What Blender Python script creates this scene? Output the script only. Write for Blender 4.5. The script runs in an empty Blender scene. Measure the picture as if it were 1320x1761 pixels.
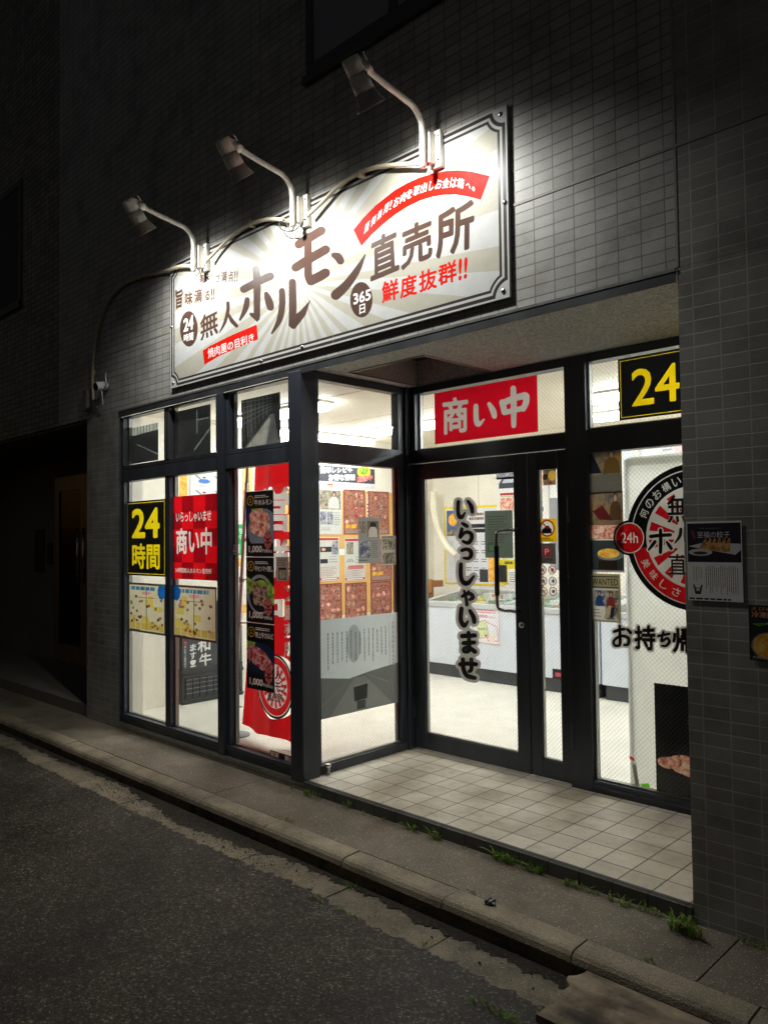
import bpy, bmesh, math, random
import numpy as np
from mathutils import Vector, Matrix
from mathutils.geometry import delaunay_2d_cdt
random.seed(7)
SC = bpy.context.scene
COL = SC.collection
R = math.radians

# ------------------------------------------------------------------ camera
FPX, YAW, PITCH, ROLL = 1344.6, R(45.647), R(1.9456), R(-0.66757)
EYE = Vector((0.0, -2.938, 1.40))
_f = Vector((-math.cos(YAW)*math.cos(PITCH), math.sin(YAW)*math.cos(PITCH), math.sin(PITCH)))
_r = _f.cross(Vector((0, 0, 1))).normalized()
_u = _r.cross(_f)
CR = math.cos(ROLL)*_r + math.sin(ROLL)*_u
CU = -math.sin(ROLL)*_r + math.cos(ROLL)*_u
cam = bpy.data.cameras.new('camera')
cam.sensor_fit = 'VERTICAL'; cam.sensor_height = 36.0
cam.lens = FPX/1761*36.0; cam.clip_start = 0.05; cam.clip_end = 500
camo = bpy.data.objects.new('camera', cam); COL.objects.link(camo)
M = Matrix.Identity(4)
for i in range(3):
    M[i][0] = CR[i]; M[i][1] = CU[i]; M[i][2] = -_f[i]; M[i][3] = EYE[i]
camo.matrix_world = M
SC.camera = camo

# ------------------------------------------------------------------ night sky, faint street light, exposure
W = bpy.data.worlds.new('World'); SC.world = W; W.use_nodes = True
wn = W.node_tree.nodes; wl = W.node_tree.links
bg = wn['Background']
sky = wn.new('ShaderNodeTexSky'); sky.sky_type = 'NISHITA'; sky.sun_disc = False
sky.sun_elevation = R(-2.8); sky.sun_rotation = R(200)
wl.new(sky.outputs['Color'], bg.inputs['Color']); bg.inputs['Strength'].default_value = SKY_STRENGTH = 0.15
sun = bpy.data.lights.new('street_fill', 'SUN'); sun.energy = STREET_FILL = 0.023; sun.angle = R(25); sun.color = (.95, .97, 1.0)  # sun lamp standing in for an unseen street light behind the camera
suno = bpy.data.objects.new('street_fill', sun); COL.objects.link(suno)
suno.rotation_euler = Vector((-0.30, 0.80, -0.55)).to_track_quat('-Z', 'Y').to_euler()
LAMP_W = 64.0        # each sign spotlight
TUBE = 45.0          # radiance of the shop's ceiling lights
SC.view_settings.view_transform = 'Standard'; SC.view_settings.look = 'None'
SC.view_settings.exposure = 0.0; SC.view_settings.gamma = 1.0
SC.cycles.use_denoising = True
SC.cycles.max_bounces = 10; SC.cycles.diffuse_bounces = 5; SC.cycles.glossy_bounces = 4
SC.cycles.transmission_bounces = 6; SC.cycles.transparent_max_bounces = 16
SC.cycles.sample_clamp_indirect = 6.0
SC.cycles.caustics_reflective = False; SC.cycles.caustics_refractive = False

# ------------------------------------------------------------------ helpers: pixels of the survey -> points on real planes
def U(px, py, ax, v):
    d = _f + CR*(px-660)/FPX - CU*(py-880.5)/FPX
    return EYE + d*((v-EYE[ax])/d[ax])

def lin(c):
    return tuple((x/255/12.92 if x/255 <= .04045 else ((x/255+.055)/1.055)**2.4) for x in c)

MATS = {}
def newmat(name):
    m = bpy.data.materials.new(name); m.use_nodes = True
    nt = m.node_tree; b = nt.nodes['Principled BSDF']
    return m, nt, nt.nodes, nt.links, b

def noise(nt, scale, detail=4, coord='Object', rough=.6):
    tc = nt.nodes.new('ShaderNodeTexCoord'); n = nt.nodes.new('ShaderNodeTexNoise')
    n.inputs['Scale'].default_value = scale; n.inputs['Detail'].default_value = detail
    n.inputs['Roughness'].default_value = rough
    nt.links.new(tc.outputs[coord], n.inputs['Vector'])
    return n

def ramp(nt, src, stops):
    r = nt.nodes.new('ShaderNodeValToRGB'); e = r.color_ramp.elements
    while len(e) < len(stops): e.new(.5)
    for k, (p, c) in enumerate(stops):
        e[k].position = p; e[k].color = (*c, 1)
    nt.links.new(src, r.inputs['Fac'])
    return r

def mixc(nt, fac, a, b, mode='MIX'):
    m = nt.nodes.new('ShaderNodeMix'); m.data_type = 'RGBA'; m.blend_type = mode
    for s, v in ((m.inputs[0], fac), (m.inputs[6], a), (m.inputs[7], b)):
        if isinstance(v, (int, float)): s.default_value = v
        elif isinstance(v, tuple): s.default_value = (*v[:3], 1)
        else: nt.links.new(v, s)
    return m.outputs[2]

def bump(nt, b, h, strength=.3, dist=.01):
    bn = nt.nodes.new('ShaderNodeBump'); bn.inputs['Strength'].default_value = strength
    bn.inputs['Distance'].default_value = dist
    nt.links.new(h, bn.inputs['Height']); nt.links.new(bn.outputs['Normal'], b.inputs['Normal'])

def paint(name, rgb, rough=.5, metal=0.0, var=.15, scale=9, spec=.5, coat=0, streak=False):
    """painted, metal or plastic surface with slight uneven wear"""
    if name in MATS: return MATS[name]
    m, nt, N, L, b = newmat(name)
    n = noise(nt, scale)
    if streak:
        mp = N.new('ShaderNodeMapping'); mp.inputs['Scale'].default_value = (1, 1, .12)
        L.new(N['Texture Coordinate'].outputs['Object'], mp.inputs['Vector']); L.new(mp.outputs[0], n.inputs['Vector'])
    c = lin(rgb)
    r = ramp(nt, n.outputs['Fac'], [(.3, tuple(x*(1-var) for x in c)), (.7, tuple(min(1, x*(1+var)) for x in c))])
    L.new(r.outputs[0], b.inputs['Base Color'])
    rr = N.new('ShaderNodeMapRange'); rr.inputs['To Min'].default_value = max(.02, rough-.12); rr.inputs['To Max'].default_value = min(1, rough+.12)
    L.new(n.outputs['Fac'], rr.inputs['Value']); L.new(rr.outputs[0], b.inputs['Roughness'])
    b.inputs['Metallic'].default_value = metal; b.inputs['Specular IOR Level'].default_value = spec
    b.inputs['Coat Weight'].default_value = coat; b.inputs['Coat Roughness'].default_value = .12
    MATS[name] = m; return m

def ink(rgb, rough=.55, spec=.3):
    """printed colour on board or on a wall poster"""
    k = 'ink_%d_%d_%d' % tuple(rgb) + ('' if rough == .55 else '_r%d' % (rough*100))
    return paint(k, rgb, rough, var=.05, scale=14, spec=spec)

def film(rgb, t=.5, var=.05):
    """print on paper or film stuck to glass: part of the light behind comes through"""
    k = 'film_%d_%d_%d_%d' % (*rgb, int(t*100))
    if k in MATS: return MATS[k]
    m, nt, N, L, b = newmat(k)
    c = lin(rgb); n = noise(nt, 12)
    r = ramp(nt, n.outputs['Fac'], [(.3, tuple(x*(1-var) for x in c)), (.7, tuple(min(1, x*(1+var)) for x in c))])
    L.new(r.outputs[0], b.inputs['Base Color']); b.inputs['Roughness'].default_value = .45; b.inputs['Specular IOR Level'].default_value = .3
    tr = N.new('ShaderNodeBsdfTranslucent'); L.new(r.outputs[0], tr.inputs['Color'])
    mx = N.new('ShaderNodeMixShader'); mx.inputs[0].default_value = t
    L.new(b.outputs[0], mx.inputs[1]); L.new(tr.outputs[0], mx.inputs[2])
    L.new(mx.outputs[0], N['Material Output'].inputs['Surface'])
    MATS[k] = m; return m

FOOD = dict(
    meat=[(.25, (110, 34, 28)), (.4, (190, 96, 78)), (.5, (226, 164, 140)), (.6, (240, 216, 196)), (.72, (206, 120, 96)), (.85, (130, 40, 34))],
    marble=[(.3, (120, 26, 34)), (.48, (170, 50, 58)), (.56, (226, 190, 186)), (.64, (160, 44, 50)), (.8, (110, 24, 30))],
    tripe=[(.3, (44, 30, 24)), (.45, (112, 84, 70)), (.55, (196, 172, 150)), (.68, (90, 52, 40)), (.85, (60, 80, 30))],
    gyoza=[(.3, (120, 66, 22)), (.5, (190, 128, 60)), (.62, (226, 186, 120)), (.8, (140, 84, 34))],
    menu=[(.3, (84, 34, 32)), (.46, (128, 58, 54)), (.53, (176, 124, 96)), (.6, (150, 88, 80)), (.7, (100, 44, 42)), (.84, (84, 78, 54))],
    orange=[(.3, (220, 130, 30)), (.5, (240, 180, 60)), (.65, (250, 214, 120)), (.8, (206, 96, 30))],
    snap=[(.25, (40, 44, 44)), (.42, (96, 92, 84)), (.55, (150, 140, 120)), (.68, (196, 190, 176)), (.85, (70, 62, 54))],
    snapblue=[(.25, (34, 40, 60)), (.45, (90, 100, 130)), (.6, (180, 176, 170)), (.8, (120, 80, 60))],
    greens=[(.3, (40, 90, 30)), (.5, (120, 170, 50)), (.65, (210, 220, 110)), (.8, (60, 120, 40))],
    packs=[(.3, (120, 150, 120)), (.42, (214, 220, 206)), (.54, (240, 236, 150)), (.66, (226, 232, 228)), (.8, (190, 130, 90))],
    dusk=[(.3, (60, 70, 76)), (.5, (120, 104, 84)), (.66, (150, 110, 60)), (.8, (70, 56, 50))])
def food(kind, scale=40, t=0.0):
    k = 'picture_%s_%d_%d' % (kind, scale, int(t*100))
    if k in MATS: return MATS[k]
    m, nt, N, L, b = newmat(k)
    n = noise(nt, scale, 3, rough=.7); n.inputs['Distortion'].default_value = .8
    r = ramp(nt, n.outputs['Fac'], [(p, lin(c)) for p, c in FOOD[kind]])
    L.new(r.outputs[0], b.inputs['Base Color']); b.inputs['Roughness'].default_value = .45
    if t:
        tr = N.new('ShaderNodeBsdfTranslucent'); L.new(r.outputs[0], tr.inputs['Color'])
        mx = N.new('ShaderNodeMixShader'); mx.inputs[0].default_value = t
        L.new(b.outputs[0], mx.inputs[1]); L.new(tr.outputs[0], mx.inputs[2]); L.new(mx.outputs[0], N['Material Output'].inputs['Surface'])
    MATS[k] = m; return m

def glass_mat(name, axis, wired=True, pitch=.025, wire=.045, ior=1.45):
    """thin clear pane; the wired kind has a diamond wire net cast inside"""
    m, nt, N, L, b = newmat(name); N.remove(b)
    tr = N.new('ShaderNodeBsdfTransparent'); tr.inputs['Color'].default_value = (.93, .95, .94, 1)
    gl = N.new('ShaderNodeBsdfGlossy'); gl.inputs['Roughness'].default_value = .015
    fr = N.new('ShaderNodeFresnel'); fr.inputs['IOR'].default_value = ior
    mx = N.new('ShaderNodeMixShader'); L.new(fr.outputs[0], mx.inputs[0]); L.new(tr.outputs[0], mx.inputs[1]); L.new(gl.outputs[0], mx.inputs[2])
    out = mx.outputs[0]
    n = noise(nt, 5, 6, rough=.7); sm = ramp(nt, n.outputs['Fac'], [(.42, (0, 0, 0)), (.75, (.07, .07, .07))]); dd = N.new('ShaderNodeBsdfDiffuse'); dd.inputs['Color'].default_value = (.6, .6, .58, 1)
    md = N.new('ShaderNodeMixShader'); L.new(sm.outputs[0], md.inputs[0]); L.new(out, md.inputs[1]); L.new(dd.outputs[0], md.inputs[2]); out = md.outputs[0]   # smears and dust
    if wired:
        tc = N['Texture Coordinate']; sp = N.new('ShaderNodeSeparateXYZ'); L.new(tc.outputs['Object'], sp.inputs[0])
        def mt(op, a, b2=None):
            q = N.new('ShaderNodeMath'); q.operation = op
            for s, v in ((q.inputs[0], a), (q.inputs[1], b2)):
                if v is None: continue
                if isinstance(v, (int, float)): s.default_value = v
                else: L.new(v, s)
            return q.outputs[0]
        h = sp.outputs[axis]; z = sp.outputs['Z']
        a = mt('FRACT', mt('DIVIDE', mt('ADD', h, z), pitch)); c = mt('FRACT', mt('DIVIDE', mt('SUBTRACT', h, z), pitch))
        w = mt('MAXIMUM', mt('LESS_THAN', a, wire), mt('LESS_THAN', c, wire))
        wi = N.new('ShaderNodeBsdfPrincipled'); wi.inputs['Base Color'].default_value = (.16, .16, .16, 1); wi.inputs['Roughness'].default_value = .5; wi.inputs['Metallic'].default_value = .3
        m2 = N.new('ShaderNodeMixShader'); L.new(w, m2.inputs[0]); L.new(out, m2.inputs[1]); L.new(wi.outputs[0], m2.inputs[2]); out = m2.outputs[0]
    L.new(out, N['Material Output'].inputs['Surface'])
    MATS[name] = m; return m

def tile_mat(name, rgb, grout, bw, bh, mortar, ox=0, oz=0, rough=.4, plane='wall', var=.12, gbump=.5, dirt=None):
    m, nt, N, L, b = newmat(name)
    tc = N.new('ShaderNodeTexCoord'); sp = N.new('ShaderNodeSeparateXYZ'); L.new(tc.outputs['Object'], sp.inputs[0])
    cb = N.new('ShaderNodeCombineXYZ')
    if plane == 'wall':
        ge = N.new('ShaderNodeNewGeometry'); sn = N.new('ShaderNodeSeparateXYZ'); L.new(ge.outputs['True Normal'], sn.inputs[0])
        ab = N.new('ShaderNodeMath'); ab.operation = 'ABSOLUTE'; L.new(sn.outputs['X'], ab.inputs[0])
        gt = N.new('ShaderNodeMath'); gt.operation = 'GREATER_THAN'; gt.inputs[1].default_value = .7; L.new(ab.outputs[0], gt.inputs[0])
        mx = N.new('ShaderNodeMix'); L.new(gt.outputs[0], mx.inputs[0]); L.new(sp.outputs['X'], mx.inputs[2]); L.new(sp.outputs['Y'], mx.inputs[3])
        L.new(mx.outputs[0], cb.inputs[0]); L.new(sp.outputs['Z'], cb.inputs[1])
    else:
        L.new(sp.outputs['X'], cb.inputs[0]); L.new(sp.outputs['Y'], cb.inputs[1])
    ad = N.new('ShaderNodeVectorMath'); ad.operation = 'ADD'; ad.inputs[1].default_value = (100*bw-ox, 200*bh-oz, 0); L.new(cb.outputs[0], ad.inputs[0])
    br = N.new('ShaderNodeTexBrick'); br.offset = 0; br.inputs['Scale'].default_value = 1
    br.inputs['Brick Width'].default_value = bw; br.inputs['Row Height'].default_value = bh
    br.inputs['Mortar Size'].default_value = mortar; br.inputs['Mortar Smooth'].default_value = .15; br.inputs['Bias'].default_value = 0
    L.new(ad.outputs[0], br.inputs['Vector'])
    c = lin(rgb)
    br.inputs['Color1'].default_value = (*[x*(1-var) for x in c], 1); br.inputs['Color2'].default_value = (*[x*(1+var) for x in c], 1)
    br.inputs['Mortar'].default_value = (*lin(grout), 1)
    n = noise(nt, 3.0, 6); sn2 = noise(nt, 160, 3)
    r = ramp(nt, n.outputs['Fac'], [(.32, (.60, .58, .54)), (.5, (.92, .91, .89)), (.75, (1.1, 1.1, 1.1))])
    r2 = ramp(nt, sn2.outputs['Fac'], [(.35, (.86, .86, .86)), (.65, (1.1, 1.1, 1.1))])
    col = mixc(nt, 1.0, mixc(nt, 1.0, br.outputs['Color'], r.outputs[0], 'MULTIPLY'), r2.outputs[0], 'MULTIPLY')
    if dirt:                                                   # ground-in foot dirt and darker stains
        d1 = noise(nt, 1.7, 7, rough=.7); rd = ramp(nt, d1.outputs['Fac'], [(.40, dirt), (.60, (1, 1, 1))]); d2 = noise(nt, 28, 4); re = ramp(nt, d2.outputs['Fac'], [(.30, dirt), (.42, (1, 1, 1))])
        col = mixc(nt, 1.0, mixc(nt, 1.0, col, rd.outputs[0], 'MULTIPLY'), re.outputs[0], 'MULTIPLY')
    L.new(col, b.inputs['Base Color'])
    rr = N.new('ShaderNodeMapRange'); rr.inputs['To Min'].default_value = rough-.1; rr.inputs['To Max'].default_value = rough+.15
    L.new(n.outputs['Fac'], rr.inputs['Value']); L.new(rr.outputs[0], b.inputs['Roughness'])
    iv = N.new('ShaderNodeMath'); iv.operation = 'SUBTRACT'; iv.inputs[0].default_value = 1; L.new(br.outputs['Fac'], iv.inputs[1])
    bb = N.new('ShaderNodeMath'); bb.operation = 'MULTIPLY_ADD'; bb.inputs[1].default_value = .06; L.new(sn2.outputs['Fac'], bb.inputs[0]); L.new(iv.outputs[0], bb.inputs[2])
    bump(nt, b, bb.outputs[0], gbump, .004)
    MATS[name] = m; return m

def stone_mat(name, dark, mid, light, speck=220, blotch=2.2, rough=.85, bstr=.6, bd=.006, thr=.62, stain=None):
    """asphalt / concrete: aggregate specks over blotchy weathering"""
    m, nt, N, L, b = newmat(name)
    n1 = noise(nt, blotch, 6, rough=.65); n2 = noise(nt, speck, 2); v = N.new('ShaderNodeTexVoronoi'); v.inputs['Scale'].default_value = speck*.7
    tc = N['Texture Coordinate']; L.new(tc.outputs['Object'], v.inputs['Vector'])
    r1 = ramp(nt, n1.outputs['Fac'], [(.32, lin(dark)), (.68, lin(mid))])
    r2 = ramp(nt, n2.outputs['Fac'], [(.30, (.55, .55, .55)), (.70, (1.35, 1.35, 1.35))])
    c = mixc(nt, 1.0, r1.outputs[0], r2.outputs[0], 'MULTIPLY')
    sv = N.new('ShaderNodeSeparateColor'); L.new(v.outputs['Color'], sv.inputs[0])
    g = N.new('ShaderNodeMath'); g.operation = 'GREATER_THAN'; g.inputs[1].default_value = thr; L.new(sv.outputs[0], g.inputs[0])
    d = N.new('ShaderNodeMath'); d.operation = 'LESS_THAN'; d.inputs[1].default_value = .38; L.new(v.outputs['Distance'], d.inputs[0])
    gd = N.new('ShaderNodeMath'); gd.operation = 'MULTIPLY'; L.new(g.outputs[0], gd.inputs[0]); L.new(d.outputs[0], gd.inputs[1])
    c = mixc(nt, gd.outputs[0], c, lin(light))
    if stain:
        n3 = noise(nt, 1.3, 5); r3 = ramp(nt, n3.outputs['Fac'], [(.52, (0, 0, 0)), (.66, (1, 1, 1))])
        c = mixc(nt, r3.outputs[0], c, lin(stain))
    L.new(c, b.inputs['Base Color']); b.inputs['Roughness'].default_value = rough
    hh = N.new('ShaderNodeMath'); hh.operation = 'ADD'; L.new(n2.outputs['Fac'], hh.inputs[0]); L.new(v.outputs['Distance'], hh.inputs[1])
    bump(nt, b, hh.outputs[0], bstr, bd)
    MATS[name] = m; return m

def asphalt_mat(name):
    """coarse open-textured asphalt: every stone its own tone, pits between them, worn and patched areas"""
    m, nt, N, L, b = newmat(name)
    tc = N.new('ShaderNodeTexCoord')
    wp = noise(nt, 60, 3); wv = N.new('ShaderNodeVectorMath'); wv.operation = 'MULTIPLY_ADD'; wv.inputs[1].default_value = (.02, .02, .02); L.new(wp.outputs['Color'], wv.inputs[0]); L.new(tc.outputs['Object'], wv.inputs[2])
    v = N.new('ShaderNodeTexVoronoi'); v.inputs['Scale'].default_value = 150; L.new(wv.outputs[0], v.inputs['Vector'])
    s1 = N.new('ShaderNodeSeparateColor'); L.new(v.outputs['Color'], s1.inputs[0])
    a = ramp(nt, s1.outputs[0], [(0, lin((44, 40, 34))), (.5, lin((70, 63, 54))), (.86, lin((98, 89, 76))), (.985, lin((158, 148, 130)))])
    f1 = noise(nt, 420, 3); c = ramp(nt, f1.outputs['Fac'], [(.3, (.5, .5, .5)), (.7, (1.5, 1.5, 1.5))])
    f2 = noise(nt, 45, 4); c2 = ramp(nt, f2.outputs['Fac'], [(.32, (.6, .6, .6)), (.68, (1.35, 1.35, 1.35))])
    pit = ramp(nt, v.outputs['Distance'], [(.3, (1, 1, 1)), (.7, (.6, .6, .6))])
    n = noise(nt, .8, 6, rough=.7); w = ramp(nt, n.outputs['Fac'], [(.36, (.55, .55, .55)), (.52, (1, .98, .95)), (.66, (1.4, 1.36, 1.28))])
    n2 = noise(nt, 5, 5); w2 = ramp(nt, n2.outputs['Fac'], [(.35, (.72, .72, .72)), (.65, (1.2, 1.2, 1.2))])
    col = a.outputs[0]
    for k in (c, c2, pit, w, w2): col = mixc(nt, 1.0, col, k.outputs[0], 'MULTIPLY')
    L.new(col, b.inputs['Base Color']); b.inputs['Roughness'].default_value = .6
    h = N.new('ShaderNodeMath'); h.operation = 'MULTIPLY_ADD'; h.inputs[1].default_value = 1.4; L.new(f2.outputs['Fac'], h.inputs[0]); L.new(s1.outputs[1], h.inputs[2])
    h2 = N.new('ShaderNodeMath'); h2.operation = 'MULTIPLY_ADD'; h2.inputs[1].default_value = .8; L.new(f1.outputs['Fac'], h2.inputs[0]); L.new(h.outputs[0], h2.inputs[2])
    bump(nt, b, h2.outputs[0], .9, .006)
    MATS[name] = m; return m

def emit_mat(name, rgb, s):
    m, nt, N, L, b = newmat(name)
    b.inputs['Base Color'].default_value = (.8, .8, .8, 1)
    b.inputs['Emission Color'].default_value = (*rgb, 1); b.inputs['Emission Strength'].default_value = s
    MATS[name] = m; return m

# ------------------------------------------------------------------ mesh builder
class MB:
    def __init__(s): s.v = []; s.f = []; s.mi = []; s.mats = []; s.sm = []
    def mid(s, m):
        if m not in s.mats: s.mats.append(m)
        return s.mats.index(m)
    def face(s, pts, m, smooth=False):
        k = len(s.v); s.v += [Vector(p) for p in pts]; s.f.append(list(range(k, k+len(pts)))); s.mi.append(s.mid(m)); s.sm.append(smooth)
    def box(s, x0, x1, y0, y1, z0, z1, m, bev=0.0):
        if x0 > x1: x0, x1 = x1, x0
        if y0 > y1: y0, y1 = y1, y0
        if z0 > z1: z0, z1 = z1, z0
        bm = bmesh.new(); bmesh.ops.create_cube(bm, size=1)
        for v in bm.verts: v.co = Vector(((x0+x1)/2+v.co.x*(x1-x0), (y0+y1)/2+v.co.y*(y1-y0), (z0+z1)/2+v.co.z*(z1-z0)))
        if bev: bmesh.ops.bevel(bm, geom=bm.edges[:], offset=bev, segments=2, affect='EDGES', profile=.6)
        s.take(bm, m); return s
    def take(s, bm, m, smooth=False):
        k = len(s.v); bm.verts.index_update(); s.v += [v.co.copy() for v in bm.verts]; i = s.mid(m)
        for f in bm.faces: s.f.append([k+v.index for v in f.verts]); s.mi.append(i); s.sm.append(smooth)
        bm.free()
    def tube(s, pts, rad, m, n=12, cap=True):
        pts = [Vector(p) for p in pts]; rings = []
        rads = rad if isinstance(rad, (list, tuple)) else [rad]*len(pts)
        prev = None
        for i, p in enumerate(pts):
            t = (pts[min(i+1, len(pts)-1)]-pts[max(i-1, 0)]).normalized()
            a = prev if prev is not None else (Vector((1, 0, 0)) if abs(t.x) < .8 else Vector((0, 1, 0)))
            a = (a-t*a.dot(t)).normalized(); b = t.cross(a); prev = a
            k = len(s.v); s.v += [p+(a*math.cos(2*math.pi*j/n)+b*math.sin(2*math.pi*j/n))*rads[i] for j in range(n)]; rings.append(k)
        mi = s.mid(m)
        for a, b in zip(rings, rings[1:]):
            for j in range(n): s.f.append([a+j, a+(j+1) % n, b+(j+1) % n, b+j]); s.mi.append(mi); s.sm.append(True)
        if cap:
            s.f.append([rings[0]+j for j in reversed(range(n))]); s.mi.append(mi); s.sm.append(False)
            s.f.append([rings[-1]+j for j in range(n)]); s.mi.append(mi); s.sm.append(False)
        return s
    def lathe(s, prof, org, axis, m, n=28):
        """prof: list of (distance along axis, radius)"""
        axis = Vector(axis).normalized(); a = Vector((1, 0, 0)); a = (a-axis*a.dot(axis)).normalized(); b = axis.cross(a); org = Vector(org)
        mi = s.mid(m); rings = []
        for d, r in prof:
            k = len(s.v); s.v += [org+axis*d+(a*math.cos(2*math.pi*j/n)+b*math.sin(2*math.pi*j/n))*r for j in range(n)]; rings.append(k)
        for p, q in zip(rings, rings[1:]):
            for j in range(n): s.f.append([p+j, p+(j+1) % n, q+(j+1) % n, q+j]); s.mi.append(mi); s.sm.append(True)
        return s
    def build(s, name, parent=None, org=None):
        org = Vector(org) if org is not None else (Vector(parent['_o']) if parent is not None else Vector((0, 0, 0)))
        me = bpy.data.meshes.new(name)
        me.from_pydata([tuple(v-org) for v in s.v], [], s.f)
        for m in s.mats: me.materials.append(m)
        for p, i, sm in zip(me.polygons, s.mi, s.sm): p.material_index = i; p.use_smooth = sm
        me.validate(); me.update()
        o = bpy.data.objects.new(name, me); COL.objects.link(o); o['_o'] = list(org)
        if parent is not None: o.parent = parent
        else: o.location = org
        return o

def tag(o, label=None, cat=None, group=None, kind=None):
    if label: o['label'] = label
    if cat: o['category'] = cat
    if group: o['group'] = group
    if kind: o['kind'] = kind
    return o
def thing(name, loc, label, cat, group=None):
    o = bpy.data.objects.new(name, None); COL.objects.link(o); o.location = loc; o['_o'] = list(loc); o.empty_display_size = .1
    return tag(o, label, cat, group)
def copy_tree(o, parent=None):
    c = o.copy(); COL.objects.link(c)
    if parent is not None: c.parent = parent
    for ch in list(o.children): copy_tree(ch, c)
    return c

# ------------------------------------------------------------------ lettering
def text_polys(body, bold=0.0):
    """glyph outlines as polygons; bold thickens every stroke evenly by laying round-ended bars along the outline"""
    c = bpy.data.curves.new('t', 'FONT'); c.body = body; c.resolution_u = 3
    o = bpy.data.objects.new('t', c); COL.objects.link(o)
    me = o.to_mesh(); P = [[(me.vertices[i].co.x, me.vertices[i].co.y) for i in p.vertices] for p in me.polygons]
    bold *= .62
    if bold > 0:
        cnt = {}
        for p in me.polygons:
            for k in p.edge_keys: cnt[k] = cnt.get(k, 0)+1
        for (i, j), n in cnt.items():
            if n > 1: continue
            a, b = me.vertices[i].co, me.vertices[j].co; d = b-a; l = d.length
            if l < 1e-5: continue
            nx, ny = -d.y/l*bold, d.x/l*bold; ex, ey = d.x/l*bold*.6, d.y/l*bold*.6
            P.append([(a.x+nx, a.y+ny), (a.x-ex+nx*.5, a.y-ey+ny*.5), (a.x-ex-nx*.5, a.y-ey-ny*.5), (a.x-nx, a.y-ny), (b.x-nx, b.y-ny), (b.x+ex-nx*.5, b.y+ey-ny*.5), (b.x+ex+nx*.5, b.y+ey+ny*.5), (b.x+nx, b.y+ny)])
    o.to_mesh_clear(); bpy.data.objects.remove(o); bpy.data.curves.remove(c)
    return P
def spline(pts, n=6):
    out = []
    for i in range(len(pts)-1):
        p0, p1, p2, p3 = pts[max(i-1, 0)], pts[i], pts[i+1], pts[min(i+2, len(pts)-1)]
        for k in range(n):
            t = k/n
            out.append(tuple(.5*(2*b+(c-a)*t+(2*a-5*b+4*c-d)*t*t+(3*b-a-3*c+d)*t**3) for a, b, c, d in zip(p0, p1, p2, p3)))
    return out+[tuple(pts[-1])]
def clip(poly, x0, x1, z0, z1):
    def cut(P, f, g):
        o = []
        for i in range(len(P)):
            a, b = P[i-1], P[i]
            if f(b) >= 0:
                if f(a) < 0: o.append(g(a, b, f(a)/(f(a)-f(b))))
                o.append(b)
            elif f(a) >= 0: o.append(g(a, b, f(a)/(f(a)-f(b))))
        return o
    g = lambda a, b, t: (a[0]+(b[0]-a[0])*t, a[1]+(b[1]-a[1])*t)
    for f in (lambda p: p[0]-x0, lambda p: x1-p[0], lambda p: p[1]-z0, lambda p: z1-p[1]):
        poly = cut(poly, f, g)
        if len(poly) < 3: return []
    return poly

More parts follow.
